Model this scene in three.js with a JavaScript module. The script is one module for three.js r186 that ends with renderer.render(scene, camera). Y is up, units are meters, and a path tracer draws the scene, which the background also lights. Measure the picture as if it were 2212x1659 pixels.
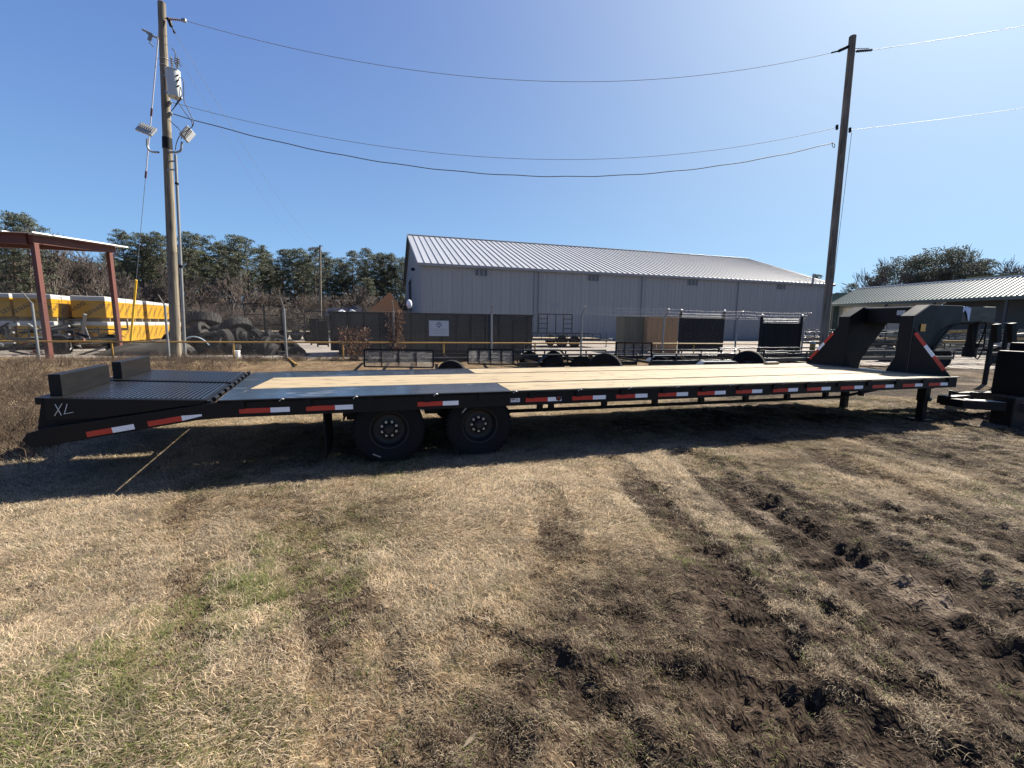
import * as THREE from 'three';
import { RoundedBoxGeometry } from 'three/addons/geometries/RoundedBoxGeometry.js';
import { mergeGeometries } from 'three/addons/utils/BufferGeometryUtils.js';

// ---------- camera, sky, sun, exposure ----------
const scene = new THREE.Scene();
const CAM_H = 1.56, FOCAL = 921.2, CX = 1106, CY = 829.5, PITCH = 0.1383, ROLL = 0.01223;
const camera = new THREE.PerspectiveCamera(2 * Math.atan(CY / FOCAL) * 180 / Math.PI, 4 / 3, 0.1, 900);
camera.rotation.order = 'YXZ';
camera.position.set(0, CAM_H, 0);
camera.rotation.set(-PITCH, 0, ROLL);
camera.updateMatrixWorld(true);

const SUN_AZ = 52 * Math.PI / 180, SUN_EL = 43 * Math.PI / 180;       // azimuth to the right of straight ahead
const sunDir = new THREE.Vector3(Math.sin(SUN_AZ) * Math.cos(SUN_EL), Math.sin(SUN_EL), -Math.cos(SUN_AZ) * Math.cos(SUN_EL));
const EXPOSURE = 2.9, SKY = { zenith: [0.006, 0.05, 0.42], horizon: [0.37, 0.7, 1.06], glow: [0.95, 1.03, 0.78] };
{
  const W = 1024, H = 512, d = new Float32Array(W * H * 4), v = new THREE.Vector3();
  for (let j = 0; j < H; j++) for (let i = 0; i < W; i++) {
    const el = ((j + 0.5) / H - 0.5) * Math.PI, az = ((i + 0.5) / W - 0.5) * 2 * Math.PI;
    v.set(Math.cos(el) * Math.cos(az), Math.sin(el), Math.cos(el) * Math.sin(az));
    const g = Math.acos(Math.min(1, Math.max(-1, v.dot(sunDir)))) * 180 / Math.PI;
    const k = Math.exp(-Math.max(0, v.y) * 2.6), wide = 1.5 * Math.exp(-Math.max(g, 11) / 19.5);
    const o = (j * W + i) * 4;
    for (let c = 0; c < 3; c++) {
      const base = SKY.zenith[c] + (SKY.horizon[c] - SKY.zenith[c]) * k;
      d[o + c] = v.y < -0.02 ? [0.11, 0.095, 0.075][c] : (base + SKY.glow[c] * wide) / EXPOSURE;
    }
    d[o + 3] = 1;
  }
  const t = new THREE.DataTexture(d, W, H, THREE.RGBAFormat, THREE.FloatType);
  t.mapping = THREE.EquirectangularReflectionMapping; t.magFilter = THREE.LinearFilter; t.minFilter = THREE.LinearFilter; t.needsUpdate = true; t.name = 'sky';
  scene.background = t; scene.environment = t;
}
const sun = new THREE.DirectionalLight(new THREE.Color(1.0, 0.93, 0.82), 5.0);
sun.name = 'sun'; sun.position.copy(sunDir).multiplyScalar(120); sun.target.position.set(0, 0, 0);
sun.castShadow = true; sun.shadow.mapSize.set(4096, 4096);
Object.assign(sun.shadow.camera, { left: -70, right: 70, top: 70, bottom: -70, near: 1, far: 320 });
scene.add(sun, sun.target);
const renderer = new THREE.WebGLRenderer({ antialias: true });
renderer.setSize(1024, 768);
renderer.toneMapping = THREE.LinearToneMapping; renderer.toneMappingExposure = EXPOSURE;
renderer.shadowMap.enabled = true;

// ---------- helpers ----------
let seed = 12345;
const rnd = () => { seed = (seed * 1664525 + 1013904223) >>> 0; return seed / 4294967296; };
const rr = (a, b) => a + (b - a) * rnd();
const clamp = (x, a = 0, b = 1) => Math.min(b, Math.max(a, x));
const smooth = (a, b, x) => { const t = clamp((x - a) / (b - a)); return t * t * (3 - 2 * t); };
const hash2 = (i, j) => { let h = (i * 374761393 + j * 668265263) | 0; h = Math.imul(h ^ (h >>> 13), 1274126177); return ((h ^ (h >>> 16)) >>> 0) / 4294967296; };
function vnoise(x, y) {
  const i = Math.floor(x), j = Math.floor(y), u = x - i, v = y - j, a = u * u * (3 - 2 * u), b = v * v * (3 - 2 * v);
  return (hash2(i, j) * (1 - a) + hash2(i + 1, j) * a) * (1 - b) + (hash2(i, j + 1) * (1 - a) + hash2(i + 1, j + 1) * a) * b;
}
const fbm = (x, y, n = 4) => { let s = 0, a = 0.5, t = 0; for (let k = 0; k < n; k++) { s += a * vnoise(x, y); t += a; x = x * 2.03 + 17.1; y = y * 2.03 + 9.2; a *= 0.5; } return s / t; };
const ordinal = ['first', 'second', 'third', 'fourth', 'fifth', 'sixth', 'seventh', 'eighth', 'ninth', 'tenth', 'eleventh', 'twelfth'];
const V = (x, y, z) => new THREE.Vector3(x, y, z);
const camQ = camera.quaternion.clone();
const ray = (x, y) => V((x - CX) / FOCAL, -(y - CY) / FOCAL, -1).applyQuaternion(camQ);
const at = (x, y, z) => { const d = ray(x, y); return V(0, CAM_H, 0).addScaledVector(d, z / -d.z); };          // a sight line met at a forward distance
const onHeight = (x, y, h = 0) => { const d = ray(x, y); return V(0, CAM_H, 0).addScaledVector(d, (h - CAM_H) / d.y); }; // ... met at a height

const names = new Map();
function numbered(n) { const k = names.get(n) ?? -1; names.set(n, k + 1); return k < 0 ? n : n + '_' + String(k + 1).padStart(3, '0'); }
function tag(o, label, category, group) { o.userData.label = label; o.userData.category = category; if (group) o.userData.group = group; return o; }
function thing(name, label, category, pos, turn = 0, group) {
  const o = new THREE.Group(); o.name = numbered(name); if (pos) o.position.copy(pos); o.rotation.y = turn; scene.add(o);
  return tag(o, label, category, group);
}
function part(name, geo, m, parent, kind) {
  const g = Array.isArray(geo) ? merge(geo) : geo, o = new THREE.Mesh(g, m);
  o.name = name; o.castShadow = o.receiveShadow = true; if (kind) o.userData.kind = kind; parent.add(o); return o;
}
function solo(name, geo, m, label, category, group, kind) {
  const o = part(numbered(name), geo, m, scene, kind);
  if (label) o.userData.label = label; if (category) o.userData.category = category; if (group) o.userData.group = group; return o;
}
function struct(name, geo, m) { return part(numbered(name), geo, m, scene, 'structure'); }
function copyOf(o, name, label, pos, turn, group) {
  const c = o.clone(); c.name = numbered(name); scene.add(c); if (pos) c.position.copy(pos); if (turn !== undefined) c.rotation.y = turn;
  c.userData = { ...o.userData }; if (label) c.userData.label = label; if (group) c.userData.group = group; return c;
}
function merge(list) {
  const flat = list.map((g) => { const q = g.index ? g.toNonIndexed() : g; for (const k of Object.keys(q.attributes)) if (!['position', 'normal', 'uv'].includes(k)) q.deleteAttribute(k); if (!q.attributes.uv) q.setAttribute('uv', new THREE.BufferAttribute(new Float32Array(q.attributes.position.count * 2), 2)); return q; });
  return flat.length === 1 ? flat[0] : mergeGeometries(flat);
}
const box = (x0, x1, y0, y1, z0, z1) => new THREE.BoxGeometry(Math.abs(x1 - x0), Math.abs(y1 - y0), Math.abs(z1 - z0)).translate((x0 + x1) / 2, (y0 + y1) / 2, (z0 + z1) / 2);
const rbox = (x0, x1, y0, y1, z0, z1, r = 0.006) => new RoundedBoxGeometry(Math.abs(x1 - x0), Math.abs(y1 - y0), Math.abs(z1 - z0), 1, r).translate((x0 + x1) / 2, (y0 + y1) / 2, (z0 + z1) / 2);
function bar(a, b, w, h = w, roll = 0) {                                                  // a square bar between two points
  const d = b.clone().sub(a), g = new THREE.BoxGeometry(w, h, d.length()); if (roll) g.rotateZ(roll);
  g.applyMatrix4(new THREE.Matrix4().lookAt(b, a, Math.abs(d.clone().normalize().y) > 0.99 ? V(1, 0, 0) : V(0, 1, 0))); return g.translate((a.x + b.x) / 2, (a.y + b.y) / 2, (a.z + b.z) / 2);
}
function rod(a, b, r0, r1 = r0, n = 8, open = false) {
  const d = b.clone().sub(a), g = new THREE.CylinderGeometry(r1, r0, d.length(), n, 1, open);
  g.applyQuaternion(new THREE.Quaternion().setFromUnitVectors(V(0, 1, 0), d.clone().normalize())); return g.translate((a.x + b.x) / 2, (a.y + b.y) / 2, (a.z + b.z) / 2);
}
const tube = (pts, r, n = 5, seg = 0) => new THREE.TubeGeometry(new THREE.CatmullRomCurve3(pts), seg || pts.length * 4, r, n, false);
function prism(pts, z0, z1, bevel = 0) {                                                   // an outline in x, y pushed out along z
  const s = new THREE.Shape(pts.map((p) => new THREE.Vector2(p[0], p[1])));
  return new THREE.ExtrudeGeometry(s, { depth: Math.abs(z1 - z0) - 2 * bevel, bevelEnabled: bevel > 0, bevelSize: bevel, bevelThickness: bevel, bevelSegments: 1, steps: 1 }).translate(0, 0, Math.min(z0, z1) + bevel);
}
function sag(a, b, drop, r, n = 24, sides = 4, wob = 0) {
  const p = []; for (let i = 0; i <= n; i++) { const t = i / n, q = a.clone().lerp(b, t); q.y -= 4 * drop * t * (1 - t) + (wob ? wob * Math.sin(i * 1.9) : 0); p.push(q); }
  return new THREE.TubeGeometry(new THREE.CatmullRomCurve3(p), n * 2, r, sides, false);
}
function dataTex(w, h, fn, o = {}) {                                                       // fn(u, v, x, y) -> [r, g, b] in sRGB bytes
  const d = new Uint8Array(w * h * 4);
  for (let y = 0; y < h; y++) for (let x = 0; x < w; x++) { const c = fn(x / w, y / h, x, y), k = (y * w + x) * 4; d[k] = c[0]; d[k + 1] = c[1]; d[k + 2] = c[2]; d[k + 3] = 255; }
  const t = new THREE.DataTexture(d, w, h); t.wrapS = t.wrapT = THREE.RepeatWrapping; t.magFilter = THREE.LinearFilter; t.minFilter = THREE.LinearMipmapLinearFilter; t.generateMipmaps = true;
  if (o.srgb !== false) t.colorSpace = THREE.SRGBColorSpace; if (o.repeat) t.repeat.set(...o.repeat); t.needsUpdate = true; return t;
}
// noise that repeats over n cells
const tnoise = (u, v, n, s = 0) => { const x = u * n, y = v * n, i = Math.floor(x), j = Math.floor(y), a = (x - i) ** 2 * (3 - 2 * (x - i)), b = (y - j) ** 2 * (3 - 2 * (y - j)), q = (p, r) => hash2(((p % n) + n) % n + s * 131, ((r % n) + n) % n + s * 57); return (q(i, j) * (1 - a) + q(i + 1, j) * a) * (1 - b) + (q(i, j + 1) * (1 - a) + q(i + 1, j + 1) * a) * b; };
const tfbm = (u, v, n, oct = 4, s = 0) => { let k = 0, a = 0.5, t = 0; for (let i = 0; i < oct; i++) { k += a * tnoise(u, v, n, s + i); t += a; n *= 2; a *= 0.55; } return k / t; };
const byte = (x) => Math.max(0, Math.min(255, Math.round(x)));
const C = (r, g, b) => new THREE.Color().setRGB(r, g, b);
const mat = (name, color, roughness = 0.6, metalness = 0, extra = {}) => { const P = extra.clearcoat !== undefined || extra.transmission !== undefined || extra.sheen !== undefined || extra.specularIntensity !== undefined; const m = new (P ? THREE.MeshPhysicalMaterial : THREE.MeshStandardMaterial)({ color, roughness, metalness, ...extra }); m.name = name; return m; };

// ---------- shared materials ----------
const grimeRough = dataTex(256, 256, (u, v) => { const k = 150 + 90 * tfbm(u, v, 6, 5, 3); return [byte(k), byte(k), byte(k)]; }, { srgb: false });
const grimeTone = dataTex(256, 256, (u, v) => { const k = 205 + 50 * tfbm(u, v, 5, 5, 9) - 30 * Math.max(0, tfbm(u, v, 22, 3, 4) - 0.62) * 3; return [byte(k), byte(k * 0.99), byte(k * 0.97)]; });
const M = {
  black: mat('black paint', C(0.006, 0.0062, 0.007), 0.62, 0, { roughnessMap: grimeRough, specularIntensity: 0.45 }),
  gloss: mat('glossy black paint', C(0.01, 0.0105, 0.012), 0.28, 0, { clearcoat: 0.6, clearcoatRoughness: 0.2 }),
  blackDull: mat('dull black steel', C(0.008, 0.008, 0.0085), 0.8, 0, { roughnessMap: grimeRough, specularIntensity: 0.4 }),
  rubber: mat('tyre rubber', C(0.01, 0.0098, 0.01), 0.9, 0, { specularIntensity: 0.4 }),
  rubberOld: mat('weathered tyre rubber', C(0.018, 0.0165, 0.0155), 0.92, 0, { map: grimeTone }),
  rim: mat('black wheel', C(0.009, 0.0075, 0.0065), 0.6),
  lug: mat('zinc lug nut', C(0.5, 0.47, 0.42), 0.4, 0.5),
  galv: mat('galvanized steel', C(0.34, 0.35, 0.355), 0.45, 0.5, { map: grimeTone }),
  chain: mat('chain link wire', C(0.11, 0.11, 0.115), 0.5, 0.3),
  yellowPipe: mat('yellow pipe paint', C(0.4, 0.23, 0.035), 0.55, 0, { map: grimeTone }),
  redSteel: mat('red oxide steel', C(0.13, 0.036, 0.026), 0.6, 0, { map: grimeTone }),
  whiteMetal: mat('white sheet metal', C(0.72, 0.73, 0.74), 0.4),
  white: mat('white paint', C(0.75, 0.75, 0.74), 0.5),
  tapeRed: mat('red reflective tape', C(0.5, 0.035, 0.02), 0.35),
  tapeWhite: mat('white reflective tape', C(0.86, 0.85, 0.84), 0.35),
  amber: mat('amber reflector', C(0.75, 0.36, 0.04), 0.3),
  wire: mat('wire', C(0.045, 0.045, 0.05), 0.6),
  wireThin: mat('thin wire', C(0.16, 0.17, 0.2), 0.6),
};

// ---------- trailer frame of reference, shared by ground and trailer ----------
const YAW = 0.28065, TO = V(1.0491, 0, -5.2588), TU = V(Math.cos(YAW), 0, -Math.sin(YAW)), TN = V(-Math.sin(YAW), 0, -Math.cos(YAW));
const trS = (x, z) => (x - TO.x) * TU.x + (z - TO.z) * TU.z, trT = (x, z) => (x - TO.x) * TN.x + (z - TO.z) * TN.z;
const fromTr = (s, t, y = 0) => V(TO.x + TU.x * s + TN.x * t, y, TO.z + TU.z * s + TN.z * t);

// ---------- ground ----------
const trackLines = [   // wheel tracks as ground polylines: [points seen along the track, half width, depth, bare share]
  [[[1330, 1000], [1440, 1120], [1560, 1270], [1640, 1420], [1650, 1680]], 0.2, 0.035, 0.9],
  [[[1480, 985], [1620, 1090], [1820, 1230], [2050, 1380], [2320, 1560]], 0.26, 0.06, 1],
  [[[1560, 1010], [1750, 1110], [1980, 1230], [2300, 1360]], 0.24, 0.045, 1],
  [[[1790, 985], [2000, 1090], [2300, 1220]], 0.24, 0.045, 0.95],
  [[[1180, 1060], [1200, 1160], [1180, 1260], [1120, 1400], [1050, 1560], [1000, 1680]], 0.17, 0.03, 0.85],
  [[[585, 1070], [640, 1150], [700, 1260], [760, 1400], [800, 1680]], 0.2, 0.03, 0.85],
  [[[1010, 1400], [1140, 1450], [1270, 1560], [1330, 1680]], 0.16, 0.05, 1],
  [[[1890, 955], [2060, 1010], [2300, 1090]], 0.3, 0.04, 0.95],
  [[[395, 1085], [405, 1180], [400, 1290], [370, 1420]], 0.14, 0.02, 0.6],
  [[[1240, 1500], [1500, 1500], [1800, 1560], [2050, 1680]], 0.15, 0.04, 0.9],
].map(([p, w, d, b]) => ({ p: new THREE.CatmullRomCurve3(p.map(([x, y]) => onHeight(x, y, 0))).getPoints(26), w, d, b })).map((t) => ({ ...t, x0: Math.min(...t.p.map((q) => q.x)) - 0.7, x1: Math.max(...t.p.map((q) => q.x)) + 0.7, z0: Math.min(...t.p.map((q) => q.z)) - 0.7, z1: Math.max(...t.p.map((q) => q.z)) + 0.7 }));
function trackAt(x, z) {
  let best = 0, dep = 0, bare = 0, along = 0, ridge = 0;
  for (const t of trackLines) {
    if (x < t.x0 || x > t.x1 || z < t.z0 || z > t.z1) continue;
    let dm = 9, al = 0, acc = 0;
    for (let i = 0; i + 1 < t.p.length; i++) {
      const a = t.p[i], b = t.p[i + 1], dx = b.x - a.x, dz = b.z - a.z, L = dx * dx + dz * dz, k = clamp(((x - a.x) * dx + (z - a.z) * dz) / L), d = Math.hypot(x - a.x - dx * k, z - a.z - dz * k);
      if (d < dm) { dm = d; al = acc + Math.sqrt(L) * k; } acc += Math.sqrt(L);
    }
    const br = 0.5 + 0.5 * smooth(0.36, 0.58, fbm(x * 0.55 + 21, z * 0.55 + 4, 3)), m = (1 - smooth(t.w * (0.5 + 0.5 * vnoise(x * 4, z * 4)), t.w * (1.1 + 0.7 * vnoise(x * 2.3 + 7, z * 2.3)), dm)) * br, rim = Math.exp(-Math.pow((dm - t.w * 1.35) / (t.w * 0.3), 2));
    ridge = Math.max(ridge, rim * t.b); if (m > best) { best = m; bare = t.b; along = al; }
    dep += -t.d * m + rim * t.d * 0.5 + m * 0.02 * Math.sin(al * 2 * Math.PI / 0.085) * (0.4 + 0.6 * vnoise(x * 3, z * 3));
  }
  return { m: best, dep, bare, along, ridge };
}
const NEAR = { x0: -7.5, x1: 11, z0: -9.5, z1: 1.5 };
function groundBase(x, z) {
  const t = trT(x, z), s = trS(x, z);
  let h = -0.07 * smooth(0.8, 2.6, t) * smooth(-4, 0, s) + 0.22 * smooth(6, 11, t) * (1 - 0.3 * smooth(2, 10, x));
  h += 0.12 * smooth(-6.5, -9, s) * smooth(1, 3.5, t) * (1 - smooth(9, 13, t));                       // the bank of weeds behind the trailer's tail
  return h + 0.05 * (fbm(x * 0.35 + 3, z * 0.35, 3) - 0.5) * smooth(1.5, 4, Math.hypot(x, z));
}
function bareness(x, z) {                                                                                // 0 thick straw ... 1 bare soil
  const right = smooth(-0.6, 3.6, x + 0.35 * (z + 4)), n = fbm(x * 0.9 + 40, z * 0.9 + 7, 4), near = smooth(-3.4, -1.6, z) * smooth(-1.6, 0.2, x);
  return clamp(0.12 + 0.52 * right + 0.48 * near + (n - 0.5) * 1.3);
}
function groundH(x, z, fine = true) {
  let h = groundBase(x, z);
  if (fine && x > NEAR.x0 && x < NEAR.x1 && z > NEAR.z0 && z < NEAR.z1) {
    const tr = trackAt(x, z), b = bareness(x, z);
    const rg = 1 - Math.abs(2 * fbm(x * 4.2 + 0.6 * z, z * 8 + 13, 3) - 1); h += tr.dep + (fbm(x * 5, z * 5, 4) - 0.5) * (0.028 + 0.045 * b) + (rg - 0.7) * 0.075 * b + Math.max(0, fbm(x * 11 + 5, z * 11, 2) - 0.6) * 0.14 * b;
    const clod = fbm(x * 2.2 + 90, z * 2.2 + 11, 2); if (b > 0.45 && clod > 0.74) h -= (clod - 0.74) * 0.12;
  }
  return h;
}
{
  const lines = (lo, hi, fineLo, fineHi, step, grow) => { const a = []; let x = fineLo, s = step; while (x > lo) { s *= grow; x -= s; a.unshift(Math.max(x, lo)); } for (x = fineLo; x < fineHi; x += step) a.push(x); x = fineHi; s = step; a.push(x); while (x < hi) { s *= grow; x += s; a.push(Math.min(x, hi)); } return a; };
  const xs = lines(-320, 320, -6.2, 9.0, 0.03, 1.09), zs = lines(-620, 60, -8.6, -1.1, 0.03, 1.09);
  const nx = xs.length, nz = zs.length, pos = new Float32Array(nx * nz * 3), uv = new Float32Array(nx * nz * 2), col = new Float32Array(nx * nz * 3), idx = [];
  const straw = [0.165, 0.125, 0.08], soil = [0.032, 0.0245, 0.0195], dry = [0.24, 0.205, 0.17], green = [0.06, 0.066, 0.024], litter = [0.085, 0.06, 0.04];
  for (let j = 0; j < nz; j++) for (let i = 0; i < nx; i++) {
    const k = j * nx + i, x = xs[i], z = zs[j]; pos.set([x, groundH(x, z), z], k * 3); uv.set([x, z], k * 2);
    const b = bareness(x, z), tr = x > NEAR.x0 && x < NEAR.x1 && z > NEAR.z0 && z < NEAR.z1 ? trackAt(x, z) : { m: 0, bare: 0, ridge: 0 };
    const bare = clamp(Math.max(b * 1.05, tr.m * tr.bare)), g = smooth(0.62, 0.8, fbm(x * 0.8 + 60, z * 0.8 + 31, 3)) * (1 - bare), sand = Math.max(smooth(0.6, 0.72, fbm(x * 0.9 + 11, z * 1.6 + 77, 3)) * smooth(1.5, 4.5, x) * 0.8, tr.ridge * 0.45 * smooth(0.4, 0.6, vnoise(x * 2, z * 2 + 8)) * smooth(0.3, 2.5, x)), lt = fbm(x * 2.1, z * 2.1 + 9, 3);
    for (let c = 0; c < 3; c++) {
      let q = straw[c] + (litter[c] - straw[c]) * smooth(0.4, 0.7, lt) * 0.7; q += (green[c] - q) * g * 0.6; q += (soil[c] - q) * smooth(0.25, 0.8, bare); q += (dry[c] - q) * sand * 0.8;
      col[k * 3 + c] = q;
    }
  }
  for (let j = 0; j + 1 < nz; j++) for (let i = 0; i + 1 < nx; i++) { const a = j * nx + i; idx.push(a, a + nx, a + 1, a + 1, a + nx, a + nx + 1); }
  const g = new THREE.BufferGeometry(); g.setAttribute('position', new THREE.BufferAttribute(pos, 3)); g.setAttribute('uv', new THREE.BufferAttribute(uv, 2)); g.setAttribute('color', new THREE.BufferAttribute(col, 3)); g.setIndex(idx); g.computeVertexNormals();
  const fibre = (u, v) => tfbm(u + 0.03 * tnoise(u, v, 24, 8), v, 90, 3, 2);
  const detail = dataTex(1024, 1024, (u, v) => { const n = fibre(u, v), m = tfbm(u, v, 14, 4, 5), k = 120 + 150 * (n - 0.35) + 70 * (m - 0.5); return [byte(k + 20), byte(k + 14), byte(k + 6)]; });
  const bump = dataTex(1024, 1024, (u, v) => { const k = 255 * (0.6 * fibre(u, v) + 0.4 * tfbm(u, v, 30, 3, 5)); return [byte(k), byte(k), byte(k)]; }, { srgb: false });
  for (const t of [detail, bump]) t.repeat.set(1 / 1.3, 1 / 1.3);
  const m = mat('dry turf and mud', C(2.3, 2.3, 2.3), 0.95, 0, { map: detail, bumpMap: bump, bumpScale: 0.03, vertexColors: true, specularIntensity: 0.15 });
  struct('ground', g, m);
}

// ---------- grass: lying straw and short green tufts ----------
{
  const bladeTuft = (n, rad, len, wid, lean, curl) => {
    const p = [], nn = [], ix = [];
    for (let b = 0; b < n; b++) {
      const a = rr(0, 6.283), r = rad * Math.sqrt(rnd()), x = Math.cos(a) * r, z = Math.sin(a) * r, dir = (rnd() + rnd() + rnd() - 1.5) * 2.2, L = len * rr(0.5, 1.3), w = wid * rr(0.6, 1.3), l0 = lean * rr(0.7, 1.2), side = V(-Math.sin(dir), 0, Math.cos(dir));
      let q = V(x, -0.004, z), o = p.length / 3, ang = Math.PI / 2 - l0 * 0.5, turn = dir;
      for (let k = 0; k < 4; k++) {
        const ww = w * [1, 0.9, 0.65, 0.12][k];
        p.push(q.x - side.x * ww, q.y, q.z - side.z * ww, q.x + side.x * ww, q.y, q.z + side.z * ww);
        for (let e = 0; e < 2; e++) { const nv = V(-Math.cos(turn) * Math.sin(ang), Math.cos(ang), -Math.sin(turn) * Math.sin(ang)); nv.y = Math.abs(nv.y) + 0.2; nv.normalize(); nn.push(nv.x, nv.y, nv.z); }
        q = q.clone().add(V(Math.cos(turn) * Math.cos(ang), Math.sin(ang), Math.sin(turn) * Math.cos(ang)).multiplyScalar(L / 3));
        if (q.y < 0.002) q.y = 0.002; ang -= curl * rr(0.5, 1.4); turn += rr(-0.5, 0.5);
        if (k) ix.push(o + k * 2 - 2, o + k * 2 - 1, o + k * 2, o + k * 2 - 1, o + k * 2 + 1, o + k * 2);
      }
    }
    const g = new THREE.BufferGeometry(); g.setAttribute('position', new THREE.BufferAttribute(new Float32Array(p), 3)); g.setAttribute('normal', new THREE.BufferAttribute(new Float32Array(nn), 3)); g.setIndex(ix); return g;
  };
  const gm = mat('grass blade', C(1, 1, 1), 0.85, 0, { side: THREE.DoubleSide, transmission: 0.3, thickness: 0, specularIntensity: 0.2 });
  const kinds = [bladeTuft(30, 0.1, 0.055, 0.0012, 1.75, 0.6), bladeTuft(20, 0.12, 0.09, 0.0011, 1.95, 0.4), bladeTuft(30, 0.09, 0.034, 0.0013, 1.3, 0.7), bladeTuft(22, 0.06, 0.045, 0.0013, 0.95, 0.45)];
  const put = kinds.map(() => []);
  const put1 = (k, x, z, sc, c) => put[k].push([x, groundH(x, z), z, 9 * fbm(x * 0.5 + 3, z * 0.5 + 70, 3) + rr(-1.1, 1.1), sc, c]);
  const inside = (x, z) => { const d = -z * Math.cos(PITCH); return Math.abs(x) < d * 1.32 + 0.6; };
  for (const [zA, zB, dens] of [[-3.2, -1.2, 2100], [-6, -3.2, 1500], [-10, -6, 600], [-16, -10, 90]]) {
    const half = -zA * 1.3 + 0.8, n = Math.round((zB - zA) * 2 * half * dens);
    for (let i = 0; i < n; i++) {
      const x = rr(-half, half), z = rr(zA, zB); if (!inside(x, z)) continue;
      const b = bareness(x, z), tr = z > -9 ? trackAt(x, z) : { m: 0, bare: 0 }, bare = clamp(Math.max(b, tr.m * tr.bare));
      if (rnd() < Math.max(b * 0.62 - 0.1 + (vnoise(x * 16, z * 16) - 0.5) * 0.7 * smooth(0.25, 0.6, b), tr.m * tr.bare * 0.9)) continue;
      const g = smooth(0.58, 0.78, fbm(x * 0.8 + 60, z * 0.8 + 31, 3)) * (1 - bare), under = smooth(-0.6, 0.4, trT(x, z)) * (1 - smooth(2.6, 4, trT(x, z))), k = rnd();
      if (rnd() < g * 0.42 + 0.025 + under * 0.1) { const q = rr(0.7, 1.25); put1(3, x, z, rr(0.6, 1.2), [0.11 * q, 0.125 * q, 0.036 * q]); } else { const q = (0.25 + 1.2 * Math.pow(rnd(), 1.5)) * (1 - 0.3 * smooth(0.1, 0.85, bare)), w = rr(-0.03, 0.03), near = z > -3.2 ? 0.8 : 1; put1(k < 0.5 - 0.3 * bare ? 0 : k < 0.68 - 0.4 * bare ? 1 : 2, x, z, rr(0.6, 1.25) * near * (1 - 0.35 * tr.m) * (1 - 0.3 * smooth(0.4, 0.8, b)), [(0.47 + w) * q, 0.37 * q, (0.245 - w * 0.7) * q]); }
    }
  }
  const grass = new THREE.Group(); grass.name = 'grass'; grass.userData.kind = 'stuff'; tag(grass, 'dry straw coloured grass with a few green tufts covering the field'); delete grass.userData.category; scene.add(grass);
  const mtx = new THREE.Matrix4(), qt = new THREE.Quaternion(), e = new THREE.Euler(), col = new THREE.Color();
  put.forEach((list, k) => {
    const im = new THREE.InstancedMesh(kinds[k], gm, list.length); im.name = ['matted_straw', 'long_straw', 'short_straw', 'green_grass'][k]; im.userData.kind = 'stuff';
    list.forEach(([x, y, z, a, s, c], i) => { mtx.compose(V(x, y, z), qt.setFromEuler(e.set(rr(-0.15, 0.15), a, rr(-0.15, 0.15))), V(s, s, s)); im.setMatrixAt(i, mtx); im.setColorAt(i, col.setRGB(...c)); });
    im.castShadow = im.receiveShadow = true; grass.add(im);
  });
  console.log('tufts', put.map((l) => l.length).join(' '));
}

// ---------- the long black gooseneck trailer ----------
const woodTex = [0, 1, 2].map((s) => dataTex(1024, 128, (u, v) => {
  const g = tfbm(u * 0.5, v + 0.02 * Math.sin(u * 12.566 + s), 5, 3, 20 + s), line = Math.pow(tnoise(u * 0.5 + 0.01 * tnoise(u, v, 8, s), v, 46, 30 + s), 2), ring = Math.sin((v * 9 + 1.2 * tfbm(u, v, 3, 3, 40 + s)) * 6.283);
  let k = 1 - 0.3 * line - 0.1 * Math.max(0, ring) * tnoise(u, v, 4, 44) - 0.12 * (g - 0.5), kn = 0;
  for (let i = 0; i < 7; i++) { const ku = hash2(i, s * 7 + 1), kv = 0.15 + 0.7 * hash2(i + 31, s), dx = (u - ku) * 34, dy = (v - kv) * 7, d = Math.hypot(dx, dy); kn = Math.max(kn, Math.exp(-d * d * 3.5)); }
  k -= 0.42 * kn; const stain = smooth(0.6, 0.8, tfbm(u, v, 4, 3, 60 + s)) * 0.1;
  return [byte(238 * k * (1 - stain * 0.6)), byte((216 - 12 * ring * 0.4) * k * (1 - stain)), byte(176 * k * (1 - stain * 1.3))];
}));
const woodMats = woodTex.map((t, i) => mat('fresh pine plank ' + i, C(0.39, 0.375, 0.345), 0.75, 0, { map: t, bumpMap: t, bumpScale: 0.002 }));
const plateBump = dataTex(256, 256, (u, v) => { let h = 0; for (let i = 0; i < 4; i++) for (let j = 0; j < 4; j++) for (const [ox, oy, a] of [[0.25, 0.25, 0.785], [0.75, 0.75, -0.785]]) { let dx = u * 4 - i - ox, dy = v * 4 - j - oy; dx -= Math.round(dx / 4) * 4; dy -= Math.round(dy / 4) * 4; const p = dx * Math.cos(a) + dy * Math.sin(a), q = -dx * Math.sin(a) + dy * Math.cos(a); h = Math.max(h, 1 - Math.hypot(p / 0.34, q / 0.11)); } const k = clamp(h * 3) * 255; return [k, k, k]; }, { srgb: false });
plateBump.repeat.set(1 / 0.16, 1 / 0.16);
const scuff = dataTex(512, 128, (u, v) => { const s = smooth(0.55, 0.75, tfbm(u, v, 6, 4, 71)) * smooth(0.5, 0.7, tnoise(u * 1, v, 30, 73)), k = 18 + 110 * s + 10 * tfbm(u, v, 20, 3, 75); return [byte(k), byte(k), byte(k * 1.03)]; });
const scuffRough = dataTex(512, 128, (u, v) => { const k = 55 + 100 * tfbm(u, v, 7, 4, 81); return [byte(k), byte(k), byte(k)]; }, { srgb: false });
for (const t of [scuff, scuffRough]) t.repeat.set(1 / 3.2, 1 / 0.8);
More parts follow.
